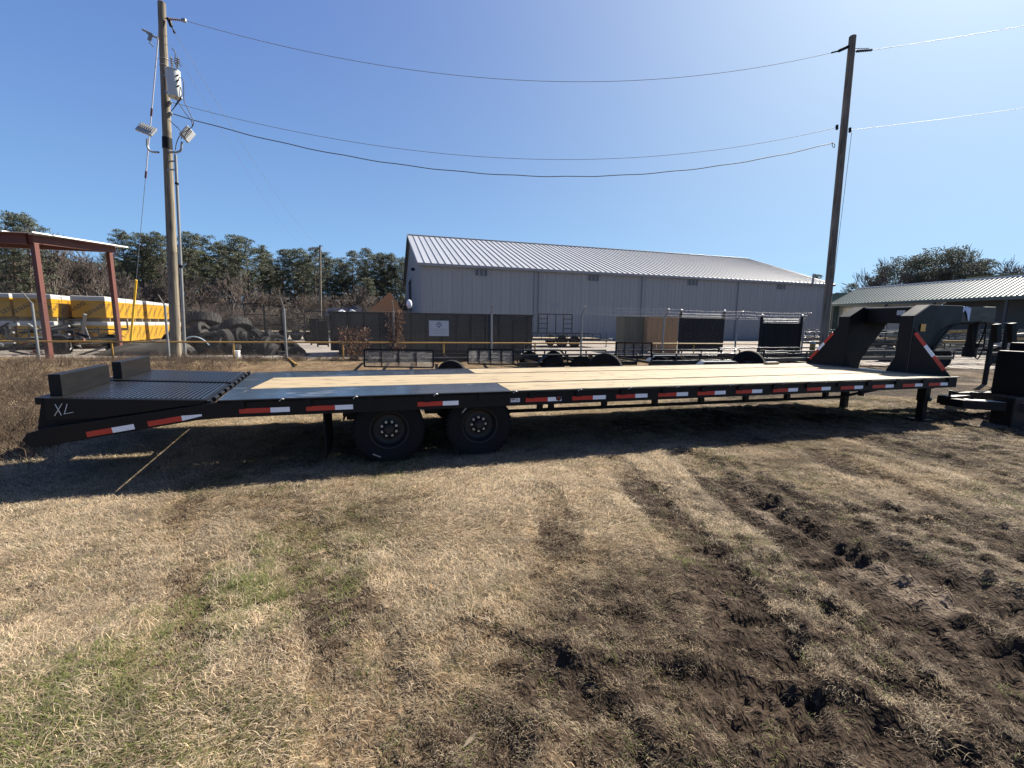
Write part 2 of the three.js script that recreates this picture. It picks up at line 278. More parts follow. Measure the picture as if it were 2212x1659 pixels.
M.plate = mat('black tread plate', C(1, 1, 1), 0.55, 0, { map: scuff, roughnessMap: scuffRough, bumpMap: plateBump, bumpScale: 0.0012, clearcoat: 1, clearcoatRoughness: 0.16 });
M.grate = mat('black ramp grating', C(0.012, 0.013, 0.018), 0.3, 0, { clearcoat: 0.5, clearcoatRoughness: 0.25 });

function uvMetres(g) {                                                                    // uv of boxes in metres, from the two widest axes
  const p = g.attributes.position, n = g.attributes.normal, u = g.attributes.uv;
  for (let i = 0; i < p.count; i++) { const a = Math.abs(n.getX(i)), b = Math.abs(n.getY(i)); if (b > 0.7) u.setXY(i, p.getX(i), p.getZ(i)); else if (a > 0.7) u.setXY(i, p.getZ(i), p.getY(i)); else u.setXY(i, p.getX(i), p.getY(i)); }
  return g;
}
// a tyre with its wheel, axis along z, outer face towards +z
function tyreGeo(r, w, rim, n = 40, lugs = true) {
  const h = w / 2, p = [[rim, -h * 0.82], [rim + (r - rim) * 0.3, -h], [rim + (r - rim) * 0.7, -h * 1.02], [r * 0.975, -h * 0.86], [r, -h * 0.72], [r, h * 0.72], [r * 0.975, h * 0.86], [rim + (r - rim) * 0.7, h * 1.02], [rim + (r - rim) * 0.3, h], [rim, h * 0.82]].map(([a, b]) => new THREE.Vector2(a, b));
  const g = [new THREE.LatheGeometry(p, n).rotateX(Math.PI / 2)];
  if (lugs) for (let i = 0; i < n; i++) for (const s of [-1, 1]) { const a = (i + (s > 0 ? 0.5 : 0)) / n * 6.283, l = new THREE.BoxGeometry(r * 6.283 / n * 0.55, r * 0.035, h * 0.95).translate(0, r, s * h * 0.45); g.push(l.rotateZ(a)); }
  return merge(g);
}
function wheel(parent, name, x, y, z, out, r = 0.385, w = 0.215) {                              // out: +1 faces +z
  const g = part(name, tyreGeo(r, w, r * 0.53, 44), M.rubber, parent); g.position.set(x, y, z); if (out < 0) g.rotation.y = Math.PI;
  const R = r * 0.53, prof = [[R * 1.03, w * 0.42], [R * 1.05, w * 0.46], [R * 0.97, w * 0.44], [R * 0.93, w * 0.2], [R * 0.9, w * 0.02], [R * 0.72, -w * 0.06], [R * 0.55, 0.0], [R * 0.36, 0.01], [R * 0.34, w * 0.2], [R * 0.26, w * 0.34], [R * 0.2, w * 0.36], [0.001, w * 0.36]].map(([a, b]) => new THREE.Vector2(a, b));
  part('rim', new THREE.LatheGeometry(prof, 36).rotateX(Math.PI / 2), M.rim, g);
  return g;
}
const trailer = thing('gooseneck_trailer', 'long black gooseneck flatbed trailer with pine plank deck and mesh rear ramps, nearest the camera', 'trailer', TO.clone(), YAW);
const tb = (s0, s1, y0, y1, t0, t1) => uvMetres(box(s0, s1, y0, y1, -t1, -t0));
const DK = 0.785, WID = 2.59;
{
  const P = (n, g, m) => part(n, g, m, trailer);
  // side channels
  for (const [ta, tb2, sg] of [[0, 0.012, 1], [WID - 0.012, WID, -1]]) {
    P('side_rail', [tb(-4.1, 6.68, 0.61, DK - 0.022, ta, tb2), tb(-4.1, 6.68, 0.61, 0.622, sg > 0 ? 0.013 : WID - 0.08, sg > 0 ? 0.08 : WID - 0.013), tb(-4.1, 6.68, DK - 0.034, DK - 0.022, sg > 0 ? 0.013 : WID - 0.08, sg > 0 ? 0.08 : WID - 0.013)], M.black);
    P('rub_rail', [rbox(-4.1, 6.7, DK - 0.012, DK + 0.004, sg > 0 ? -0.028 : -WID - 0.028, sg > 0 ? 0.028 : -WID + 0.028, 0.004)], M.black);
    for (let s = -3.9; s < 6.5; s += 0.61) { const t = sg > 0 ? -0.018 : WID + 0.018; P('stake_pocket', [tb(s - 0.035, s + 0.035, DK - 0.09, DK - 0.012, t - 0.005, t + 0.005)], M.black); }
  }
  for (let i = 0; i < 13; i++) { const s = -3.55 + i * 0.8 + 0.1 * Math.sin(i * 5), g = P('rope_hook', [rod(V(s, DK - 0.02, 0.03), V(s + 0.03, DK + 0.006, 0.034), 0.0055), rod(V(s + 0.03, DK + 0.006, 0.034), V(s + 0.045, DK - 0.004, 0.034), 0.0055)], M.lug); g.name = 'rope_hook'; }
  // cross members and the two main beams
  for (let s = -3.95; s < 6.6; s += 0.41) P('cross_member', [tb(s - 0.03, s + 0.03, 0.655, 0.735, 0.02, WID - 0.02)], M.blackDull);
  for (const t of [0.75, 1.84]) P('main_beam', [tb(-4.1, 6.6, 0.545, 0.65, t - 0.006, t + 0.006), tb(-4.1, 6.6, 0.53, 0.545, t - 0.07, t + 0.07)], M.blackDull);
  // truss pipe under the near and far sides
  for (const t of [0.5, WID - 0.5]) {
    P('truss_pipe', [rod(V(-1.0, 0.44, -t), V(4.75, 0.425, -t), 0.024), rod(V(4.75, 0.425, -t), V(5.9, 0.56, -t), 0.024)], M.black);
    for (const s of [-0.56, -0.4, 0.39, 1.2, 2.0, 2.82, 3.64, 4.45, 5.25]) P('truss_post', [tb(s - 0.035, s + 0.035, 0.43, 0.72, t - 0.03, t + 0.03)], M.black);
  }
  // axle gear: hanger plates, springs, axles
  for (const t of [0.56, WID - 0.56]) {
    for (const q of [prism([[-1.32, 0.66], [-0.98, 0.66], [-0.98, 0.56], [-1.05, 0.46], [-1.12, 0.44], [-1.32, 0.5]], -t - 0.04, -t + 0.04), prism([[-2.1, 0.66], [-1.82, 0.66], [-1.86, 0.45], [-2.06, 0.45]], -t - 0.04, -t + 0.04), prism([[-3.0, 0.66], [-2.8, 0.66], [-2.82, 0.42], [-2.97, 0.42]], -t - 0.04, -t + 0.04)]) P('suspension_hanger', [q], M.black);
    P('leaf_spring', [-1.46, -2.49].flatMap((s) => [0, 1, 2].map((k) => tb(s - 0.42 + k * 0.1, s + 0.42 - k * 0.1, 0.5 - k * 0.02, 0.516 - k * 0.02, t - 0.035, t + 0.035))), M.blackDull);
  }
  for (const s of [-1.46, -2.49]) P('axle', [rod(V(s, 0.375, -0.1), V(s, 0.375, -WID + 0.1), 0.06, 0.06, 12)], M.blackDull);
  for (const s of [-1.46, -2.49]) for (const near of [1, 0]) {
    const t = near ? 0.17 : WID - 0.17, w = wheel(trailer, 'wheel', s, 0.375, -t, near ? 1 : -1), t2 = near ? 0.43 : WID - 0.43;
    for (let k = 0; k < 8; k++) { const a = (k + (s > -2 ? 0.02 : 0.5)) / 8 * 6.283, g = [new THREE.CylinderGeometry(0.0125, 0.0145, 0.028, 6).rotateX(Math.PI / 2), new THREE.TorusGeometry(0.0145, 0.0035, 5, 10).translate(0, 0, -0.01)]; const l = part('lug_nut', g, M.lug, w); l.position.set(0.0826 * Math.cos(a), 0.0826 * Math.sin(a), 0.022); }
    part('hub', [new THREE.CylinderGeometry(0.036, 0.045, 0.09, 16).rotateX(Math.PI / 2).translate(0, 0, 0.05)], M.rim, w);
    wheel(trailer, 'wheel', s, 0.375, -t2, near ? -1 : 1);
    // wheel weights and a tag seen as small bright marks
  }
  for (const [s, y, a, L] of [[-1.66, 0.58, 0.85, 0.07], [-2.13, 0.6, -0.7, 0.045]]) { const g = P('grease_tag', [new THREE.BoxGeometry(L, 0.012, 0.004)], M.galv); g.position.set(s, y, 0.006); g.rotation.z = a; }
  { const g = P('valve_cap', [new THREE.BoxGeometry(0.09, 0.014, 0.006)], M.galv); g.position.set(-2.63, 0.1, -0.055); g.rotation.z = -0.45; }
  // dark deep apron behind the wheels, fender panels under the deck
  for (const t of [0.62, WID - 0.62]) P('inner_fender', [tb(-3.05, -0.98, 0.5, 0.73, t, t + 0.006)], M.blackDull);
  // mud flaps
  for (const t of [0.05, WID - 0.65]) P('mud_flap', [tb(-3.16, -3.145, 0.1, 0.65, t, t + 0.6)], M.rubber);
  // deck: tread plate at the wheels, planks elsewhere
  P('deck_plate', [tb(-4.1, -1.1, DK - 0.012, DK, 0.03, 0.765)], M.plate); P('deck_plate', [tb(-4.1, -1.16, DK - 0.012, DK, 1.84, WID - 0.03)], M.plate);
  P('deck_strip', [tb(-1.1, 6.6, DK - 0.02, DK - 0.006, 0.705, 0.765)], M.blackDull); P('deck_strip', [tb(-1.16, 6.6, DK - 0.02, DK - 0.006, 1.84, 1.9)], M.blackDull);
  const planks = (t0, t1, n, s0, s1, joints) => {
    const w = (t1 - t0) / n;
    for (let k = 0; k < n; k++) {
      const cuts = [s0, ...joints.map((j) => j + 0.0 * k), s1];
      for (let c = 0; c + 1 < cuts.length; c++) {
        const g = new RoundedBoxGeometry(cuts[c + 1] - cuts[c] - 0.004, 0.036, w - rr(0.005, 0.011), 1, 0.004), p = g.attributes.position, u = g.attributes.uv, o = rnd();
        for (let i = 0; i < p.count; i++) u.setXY(i, o + p.getX(i) / 4.2, 0.5 + p.getZ(i) / w * 0.96);
        const m = part('plank', g, woodMats[Math.floor(rnd() * 3)], trailer); m.position.set((cuts[c] + cuts[c + 1]) / 2, DK - 0.018 + rr(0, 0.003), -(t0 + w * (k + 0.5))); m.rotation.x = rr(-0.006, 0.006);
      }
    }
  };
  planks(0.032, 0.703, 3, -1.098, 6.42, [3.9]); planks(0.768, 1.837, 5, -4.03, 6.42, [0.9, 4.6]); planks(1.903, WID - 0.032, 3, -1.158, 6.42, [2.6]);
  // tail cross plate, front plate
  P('front_plate', [tb(6.42, 6.68, DK - 0.012, DK, 0.02, WID - 0.02), tb(6.66, 6.69, 0.61, DK - 0.013, 0.02, WID - 0.02)], M.plate);
  P('deck_screw', [0.5, 2.9, 5.3].flatMap((s) => [0.2, 0.45, 0.95, 1.2, 1.4, 1.65, 2.1, 2.35].map((t) => new THREE.CylinderGeometry(0.006, 0.006, 0.004, 6).translate(s, DK + 0.003, -t))), M.blackDull);
  // red and white tape
  const tape = (s, y, a = 0, r = 0.279, w = 0.178, drop) => {
    const g = part('red_tape', [new THREE.BoxGeometry(r, 0.05, 0.002)], M.tapeRed, trailer), h = part('white_tape', [new THREE.BoxGeometry(w, 0.05, 0.002)], M.tapeWhite, trailer), ca = Math.cos(a), sa = Math.sin(a);
    g.position.set(s + r / 2 * ca, y + r / 2 * sa, 0.003); h.position.set(s + (r + w / 2) * ca, y + (r + w / 2) * sa, 0.003); g.rotation.z = h.rotation.z = a;
  };
  for (const s of [-3.92, -3.31, -2.18, -0.92, -0.32, 0.28, 0.9, 1.51, 2.14, 2.79, 3.42, 4.08, 4.74, 5.4, 6.0]) tape(s, 0.672);
  { const l = P('marker_lamp', [new THREE.SphereGeometry(0.03, 16, 8, 0, 6.3, 0, 1.57).rotateX(1.57).scale(1, 1, 0.5)], mat('dark red lens', C(0.12, 0.012, 0.008), 0.25)); l.position.set(-0.5, 0.685, 0.002); part('lamp_ring', [new THREE.TorusGeometry(0.031, 0.006, 8, 24)], M.rubber, l); }
  // maker's sticker with a red heading and a small dark drawing
  { const cv = document.createElement('canvas'); cv.width = 256; cv.height = 96; const c = cv.getContext('2d'); c.fillStyle = '#d9d6d6'; c.fillRect(0, 0, 256, 96); c.fillStyle = '#6e2024'; c.fillRect(12, 12, 118, 22); c.fillStyle = '#8d8b8c'; for (let k = 0; k < 3; k++) c.fillRect(14, 46 + k * 14, 96 - k * 12, 5); c.fillStyle = '#1c1c1e'; c.beginPath(); c.ellipse(178, 42, 22, 14, -0.2, 0, 7); c.fill(); c.fillRect(192, 56, 18, 9);
    const t = new THREE.CanvasTexture(cv); t.colorSpace = THREE.SRGBColorSpace; const g = P('warning_sticker', [new THREE.BoxGeometry(0.115, 0.046, 0.002)], mat('sticker print', C(0.9, 0.9, 0.9), 0.5, 0, { map: t })); g.position.set(-1.05, 0.676, 0.003); }
  // dovetail channels
  for (const [t, o] of [[0, 0], [WID - 0.05, 0]]) P('dovetail_beam', [prism([[-4.098, DK - 0.02], [-4.098, 0.61], [-4.3, 0.6], [-5.17, 0.47], [-5.5, 0.42], [-5.6, 0.43], [-5.64, 0.48], [-5.6, 0.54], [-5.45, 0.585], [-4.4, 0.725]], -t - 0.05, -t, 0.004)], M.black);
  for (const t of [0.06, WID - 0.07]) P('dovetail_web', [prism([[-4.15, 0.75], [-5.5, 0.84], [-5.56, 0.56], [-4.15, 0.66]], -t - 0.01, -t)], M.blackDull);
  P('rear_bumper', [rbox(-5.66, -5.5, 0.4, 0.53, -WID + 0.005, -0.055, 0.03)], M.black);
  tape(-5.17, 0.508, 0.149, 0.2, 0.175); tape(-4.69, 0.582, 0.149, 0.28, 0.0); { const w = part('white_tape', [prism([[0, -0.025], [0, 0.025], [0.17, 0.012], [0.17, -0.006]], 0, 0.002)], M.tapeWhite, trailer); w.position.set(-4.412, 0.624, 0.002); w.rotation.z = 0.12; }
}
// ramps at the tail: two folding grated leaves with a box foot
{
  const skew = new THREE.Matrix4().set(1, 0, 0.15, 0, 0, 1, 0, 0, 0, 0, 1, 0, 0, 0, 0, 1);
  const slope = (s) => 0.792 + (-4.18 - s) * 0.05;
  const mk = (t0, t1, near) => {
    const root = new THREE.Group(); root.name = 'ramp'; trailer.add(root);
    const R = (n, g, m) => { const q = merge(g); q.applyMatrix4(skew); q.computeVertexNormals(); return part(n, q, m, root); };
    const flat = (s0, s1, y0, y1, ta, tb2) => { const g = tb(s0, s1, y0, y1, ta, tb2).toNonIndexed(), p = g.attributes.position; for (let i = 0; i < p.count; i++) p.setY(i, p.getY(i) + slope(p.getX(i))); g.computeVertexNormals(); return g; };
    R('ramp_frame', [flat(-5.47, -4.2, -0.06, 0, t0, t0 + 0.04), flat(-5.47, -4.2, -0.06, 0, t1 - 0.04, t1), flat(-4.24, -4.2, -0.06, 0, t0, t1), flat(-5.38, -5.27, -0.06, 0, t0, t1), flat(-4.26, -4.16, -0.05, -0.01, t0, t1), ...[0.33, 0.66].map((k) => flat(-5.4, -4.2, -0.06, -0.03, t0 + (t1 - t0) * k - 0.02, t0 + (t1 - t0) * k + 0.02))], M.black);
    for (let i = 0; i < 26; i++) { const s = -5.27 + i * 0.041; R('grating_bar', [flat(s - 0.009, s + 0.009, -0.019, 0.004, t0 + 0.04, t1 - 0.04)], M.grate); }
    const links = []; for (let i = 0; i < 27; i++) for (let k = 0; k < 14; k++) { const s = -5.29 + i * 0.041, t = t0 + 0.08 + (t1 - t0 - 0.16) * (k + (i % 2) * 0.5) / 13.5; links.push(flat(s - 0.02, s + 0.02, -0.01, 0.0, t - 0.006, t + 0.006)); }
    const l = R('grating_link', links, M.grate); l.userData.kind = 'stuff';
    const b = R('ramp_foot', [rbox(-5.455, -5.36, slope(-5.4), slope(-5.4) + 0.205, -(t1 - 0.12), -(t0 + 0.1), 0.006)], M.black);
    R('foot_plate', [flat(-5.52, -5.36, -0.06, 0.002, t0, t1)], M.black);
    if (near) {
      R('side_plate', [prism([[-5.45, slope(-5.45) - 0.002], [-5.45, 0.655], [-5.05, 0.66], [-4.6, 0.715], [-4.22, 0.77], [-4.2, 0.788]], -0.022, -0.004)], M.black);
      const chalk = mat('white chalk paint', C(0.62, 0.61, 0.58), 0.9), L = (a, b2, c, d, w) => bar(V(a, b2, -0.001), V(c, d, -0.001), w, 0.004);
      R('lettering', [L(-5.385, 0.695, -5.32, 0.805, 0.014), L(-5.37, 0.8, -5.335, 0.697, 0.014), L(-5.283, 0.8, -5.312, 0.712, 0.013), L(-5.317, 0.708, -5.248, 0.722, 0.013)], chalk);
    } else R('side_plate', [prism([[-5.45, slope(-5.45) - 0.002], [-5.45, 0.655], [-5.05, 0.66], [-4.6, 0.715], [-4.22, 0.77], [-4.2, 0.788]], -t1, -t1 + 0.018)], M.black);
  };
  mk(0.02, 1.25, true); mk(1.36, 2.57, false);
  const S = (n, g, m) => { const q = merge(g); q.applyMatrix4(skew); q.computeVertexNormals(); return part(n, q, m, trailer); };
  S('hinge_plate', [tb(-4.1, -3.86, DK - 0.010, DK + 0.003, 0.03, WID - 0.03)].map((g) => { const p = g.attributes.position; for (let i = 0; i < p.count; i++) if (p.getX(i) > -4) p.setX(i, -4.03 - 0.15 * p.getZ(i)); return g; }), M.plate);
  for (let k = 0; k < 9; k++) { const t = 0.1 + k * 0.295; S('hinge', [rod(V(-4.15, DK, -t), V(-4.15, DK, -t - 0.16), 0.022, 0.022, 10)], M.black); }
  S('hinge_bar', [rod(V(-4.19, DK - 0.02, -0.03), V(-4.19, DK - 0.02, -2.56), 0.018, 0.018, 8)], M.blackDull);
}
// gooseneck: risers, gussets, neck, coupler, jacks
{
  const P = (n, g, m) => part(n, g, m, trailer);
  for (const [t0, t1] of [[0.63, 0.85], [1.74, 1.96]]) P('riser', [prism([[6.5, 0.76], [6.5, 1.8], [6.86, 2.0], [7.75, 2.0], [7.75, 1.7], [7.56, 1.68], [6.95, 0.95], [6.9, 0.76]], -t1, -t0, 0.006)], M.black);
  const gus = (f) => { const p = [[0.0, 0.788], [0.56, 1.5], [0.635, 1.62], [0.66, 1.62], [0.66, 1.3], [0.8, 1.18], [0.98, 0.788]].map(([t, y]) => [f(t), y]); return prism(p, -0.006, 0.006).rotateY(Math.PI / 2).translate(6.51, 0, 0); };
  P('gusset', [gus((t) => t)], M.black); P('gusset', [gus((t) => WID - t)], M.black);
  for (const [f, ks] of [[(t) => t, [[0, 0.3, 'r'], [0.3, 0.55, 'w'], [0.55, 0.86, 'r']]], [(t) => WID - t, [[0.05, 0.35, 'r'], [0.35, 0.56, 'w'], [0.56, 0.86, 'r']]]]) for (const [a, b, c] of ks) {
    const q = (k) => V(6.5, 1.5 - 0.712 * k, -f(0.575 - 0.56 * k)); const g = part(c === 'r' ? 'red_tape' : 'white_tape', [bar(q(a), q(b), 0.004, 0.055)], c === 'r' ? M.tapeRed : M.tapeWhite, trailer); g.position.x = -0.006;
  }
  for (const t of [0.625, 1.965]) for (const [s, y] of [[6.56, 0.86], [6.7, 0.86], [6.84, 0.86], [6.56, 1.02]]) P('bolt', [new THREE.CylinderGeometry(0.016, 0.016, 0.014, 6).rotateX(1.5708).translate(s, y, -t)], M.blackDull);
  for (const [a, b] of [[V(6.497, 0.79, -0.05), V(6.497, 0.79, -0.96)], [V(6.497, 0.79, -1.63), V(6.497, 0.79, -2.54)], [V(6.5, 0.8, -0.628), V(6.5, 1.78, -0.628)], [V(6.51, 1.8, -0.628), V(6.86, 1.995, -0.628)]]) P('weld_bead', [rod(a, b, 0.007, 0.007, 6)], M.gloss);
  P('wiring_loom', [tube([V(6.9, 0.9, -0.62), V(7.05, 1.2, -0.615), V(7.4, 1.6, -0.6), V(8.2, 1.68, -0.76), V(9.2, 1.7, -1.0), V(9.35, 1.4, -1.1), V(9.3, 1.25, -1.12)], 0.012, 6)], M.rubber);
  P('cross_box', [rbox(6.95, 7.6, 1.68, 1.97, -1.735, -0.855, 0.01)], M.black);
  P('cross_lip', [rbox(6.88, 6.93, 1.965, 1.985, -1.735, -0.855, 0.004)], M.galv);
  P('label_plate', [box(6.935, 6.945, 1.83, 1.92, -1.19, -1.05)], mat('pale label', C(0.42, 0.45, 0.48), 0.5));
  P('reflector', [box(6.68, 6.8, 1.53, 1.66, -0.622, -0.614)], M.amber);
  for (const [a, b] of [[0.74, 1.06], [1.85, 1.53]]) P('neck_beam', [bar(V(7.6, 1.85, -a), V(9.45, 1.88, -b), 0.12, 0.3)], M.black);
  P('neck_cover', [prism([[7.6, -0.9], [7.6, -1.7], [9.5, -1.42], [9.5, -1.16]], 0, 0.012).rotateX(Math.PI / 2).translate(0, 2.02, 0).scale(1, 1, 1)].map((g) => { const p = g.attributes.position; for (let i = 0; i < p.count; i++) p.setZ(i, -Math.abs(p.getZ(i))); g.computeVertexNormals(); return g; }), M.black);
  P('coupler', [rbox(9.3, 9.6, 1.7, 2.04, -1.52, -1.07, 0.015), rod(V(9.42, 1.06, -1.295), V(9.42, 1.75, -1.295), 0.085, 0.085, 20), rod(V(9.42, 1.0, -1.295), V(9.42, 1.22, -1.295), 0.115, 0.115, 20), rbox(9.34, 9.52, 1.2, 1.3, -1.36, -1.12, 0.01)], M.black);
  // safety chains under the coupler
  P('safety_chain', [tube([V(9.45, 1.75, -1.12), V(9.4, 1.2, -1.08), V(9.3, 0.95, -1.1), V(9.2, 1.3, -1.15), V(9.15, 1.72, -1.18)], 0.012, 6)], M.black);
  // white emblem on the outside of the neck: two wings over an arch
  { const s = new THREE.Shape(); s.moveTo(0, 0.03); s.lineTo(0.02, 0.24); s.lineTo(0.2, 0.27); s.lineTo(0.24, 0.235); s.lineTo(0.28, 0.27); s.lineTo(0.5, 0.245); s.lineTo(0.49, 0); s.lineTo(0.43, 0.02); s.quadraticCurveTo(0.34, 0.19, 0.25, 0.19); s.lineTo(0.24, 0.22); s.lineTo(0.22, 0.18); s.quadraticCurveTo(0.12, 0.14, 0.06, 0.02);
    const g = new THREE.ExtrudeGeometry(s, { depth: 0.003, bevelEnabled: false }), q = P('emblem', [g], mat('pale emblem print', C(0.5, 0.55, 0.68), 0.6)); q.position.set(7.76, 1.735, -0.694); q.rotation.y = 0.171; }
  for (const [s, t, y] of [[6.41, 0.28, 0.0], [6.28, 1.5, -0.09]]) {
    const j = P('jack', [rbox(s - 0.065, s + 0.065, 0.34, 0.74, -t - 0.065, -t + 0.065, 0.008), rbox(s - 0.052, s + 0.052, y + 0.02, 0.4, -t - 0.052, -t + 0.052, 0.006)], M.black);
    part('foot', [rbox(s - 0.13, s + 0.13, y, y + 0.022, -t - 0.13, -t + 0.13, 0.006)], M.blackDull, j); part('crank', [rod(V(s + 0.06, 0.36, -t), V(s + 0.15, 0.36, -t), 0.014), rod(V(s + 0.14, 0.36, -t), V(s + 0.17, 0.36, -t), 0.04, 0.04, 12), rod(V(s + 0.165, 0.36, -t), V(s + 0.19, 0.36, -t), 0.018)], M.galv, j);
    part('jack_bracket', [rbox(s - 0.09, s + 0.1, 0.56, 0.66, -t - 0.085, -t + 0.085, 0.006)], M.black, j);
  }
}
// offcut lying on the deck
{ const p = fromTr(5.35, 2.42, DK), o = thing('lumber_offcut', 'short weathered lumber offcut lying on the far edge of the plank deck', 'offcut', p, YAW + 0.08); part('block', [rbox(-0.17, 0.17, 0.004, 0.052, -0.05, 0.05, 0.004)], woodMats[1], o); part('bolt_plate', [box(-0.15, 0.15, 0.053, 0.06, -0.03, 0.03)], M.tapeWhite, o); }

// ---------- gravel yard behind the fence ----------
const gh = (x, z) => groundH(x, z, false);
const onGround = (p) => V(p.x, gh(p.x, p.z), p.z);
{
  const nx = 90, nz = 60, p = [], uv = [], ix = [];
  for (let j = 0; j <= nz; j++) for (let i = 0; i <= nx; i++) {
    const x = -60 + 130 * i / nx, zf = -14.9 - 0.21 * (x + 11.8) + 0.7 * (fbm(x * 0.5, 3, 3) - 0.5) + (x > 9 ? (x - 9) * 0.35 : 0) + (x < -12 ? (x + 12) * 0.2 : 0), z = zf - Math.pow(j / nz, 1.6) * 70;
    p.push(x, gh(x, z) + 0.012 - 0.03 * (j === 0 ? 1 : 0), z); uv.push(x, z);
  }
  for (let j = 0; j < nz; j++) for (let i = 0; i < nx; i++) { const a = j * (nx + 1) + i; ix.push(a, a + 1, a + nx + 1, a + 1, a + nx + 2, a + nx + 1); }
  const g = new THREE.BufferGeometry(); g.setAttribute('position', new THREE.BufferAttribute(new Float32Array(p), 3)); g.setAttribute('uv', new THREE.BufferAttribute(new Float32Array(uv), 2)); g.setIndex(ix); g.computeVertexNormals();
  const st = (u, v) => { const n = tnoise(u, v, 160, 91), m = tfbm(u, v, 40, 3, 92), big = tfbm(u, v, 5, 4, 93); return 0.45 * n + 0.3 * m + 0.35 * big; };
  const map = dataTex(1024, 1024, (u, v) => { const k = 60 + 100 * st(u, v); return [byte(k * 1.05), byte(k * 0.98), byte(k * 0.9)]; }), bump = dataTex(512, 512, (u, v) => { const k = 255 * st(u, v); return [byte(k), byte(k), byte(k)]; }, { srgb: false });
  for (const t of [map, bump]) t.repeat.set(1 / 3.1, 1 / 3.1);
  struct('gravel_yard', g, mat('yard gravel', C(1, 1, 1), 0.95, 0, { map, bumpMap: bump, bumpScale: 0.04 }));
}

// ---------- chain link fence with barbed wire, yellow pipe rail ----------
const fenceZ = (px) => 14.5 * 5160 / (5530 - px), fencePt = (px) => { const p = at(px, 700, fenceZ(px)); return V(p.x, gh(p.x, p.z), p.z); };
const FX = [-590, -240, 74, 358, 615, 850, 1062, 1257, 1433, 1592, 1737], outward = V(-Math.sin(0.205), 0, -Math.cos(0.205)).multiplyScalar(-1);
{
  const f = thing('chain_link_fence', 'galvanized chain link fence topped with barbed wire running behind the long trailer', 'fence', fencePt(615));
  const o = f.position, loc = (v) => v.clone().sub(o), posts = FX.map((x) => loc(fencePt(x)));
  const H = 1.84, up = (p, h) => p.clone().add(V(0, h, 0)), arm = (p, k) => up(p, H + 0.33 * k).addScaledVector(outward, 0.31 * k);
  posts.forEach((p, i) => { const last = i === posts.length - 1, lean = V(rr(-0.02, 0.02), 0, rr(-0.02, 0.02));
    const m = part('post', [rod(up(p, -0.05), up(p, H).add(lean), 0.037, 0.037, 10)], M.galv, f); part('barb_arm', [rod(up(p, H - 0.02).add(lean), arm(p, 1).add(lean), 0.022, 0.018, 6)], M.galv, m);
    if (last) return; const q = posts[i + 1], L = q.clone().sub(p), len = Math.hypot(L.x, L.z), e = L.clone().normalize(), wires = [];
    const P = (u, h) => p.clone().addScaledVector(e, u).add(V(0, h, 0)), step = 0.085;
    for (const d of [1, -1]) for (let c = -H; c < len; c += step) {                         // every wire of the weave, cut to the bay
      let u0 = d > 0 ? c : c + H, u1 = d > 0 ? c + H : c, h0 = 0.05, h1 = H;
      const cut = (u, ua, ha, ub, hb) => ha + (hb - ha) * (u - ua) / (ub - ua);
      let a = [u0, h0], b = [u1, h1]; if (a[0] > b[0]) [a, b] = [b, a]; if (b[0] <= 0.01 || a[0] >= len - 0.01) continue;
      const s0 = a.slice(), s1 = b.slice(); if (a[0] < 0) a = [0, cut(0, s0[0], s0[1], s1[0], s1[1])]; if (b[0] > len) b = [len, cut(len, s0[0], s0[1], s1[0], s1[1])];
      const off = outward.clone().multiplyScalar(d * 0.002 + 0.04); wires.push(rod(P(...a).add(off), P(...b).add(off), 0.0021, 0.0021, 3, true));
    }
    part('chain_link', wires, M.chain, f, 'stuff');
    part('tension_wire', [rod(up(p, H - 0.01).addScaledVector(outward, 0.04), up(q, H - 0.01).addScaledVector(outward, 0.04), 0.004, 0.004, 4)], M.chain, f);
    for (const k of [0.25, 0.62, 0.98]) part('barbed_wire', [sag(arm(p, k), arm(q, k), 0.03 + 0.02 * rnd(), 0.0021, 10, 3)], M.chain, f);
  });
  const r = thing('pipe_rail', 'long yellow pipe guard rail just behind the chain link fence', 'guard rail', fencePt(615).addScaledVector(outward, -0.4));
  const ro = r.position, rp = [-300, 0, 240, 503, 740, 958, 1156, 1341, 1500, 1640].map((x) => { const q = at(x, 735, fenceZ(x) + 0.4); return V(q.x, 0, q.z); }), hy = (p) => 0.82;
  const pts = rp.map((p) => V(p.x - ro.x, hy(p) - ro.y, p.z - ro.z));
  for (let i = 0; i + 1 < pts.length; i++) part('rail', [rod(pts[i], pts[i + 1], 0.03, 0.03, 8)], M.yellowPipe, r);
  pts.slice(2).forEach((p) => part('rail_post', [rod(V(p.x, gh(p.x + ro.x, p.z + ro.z) - ro.y - 0.05, p.z), p, 0.032, 0.032, 8)], M.yellowPipe, r));
}

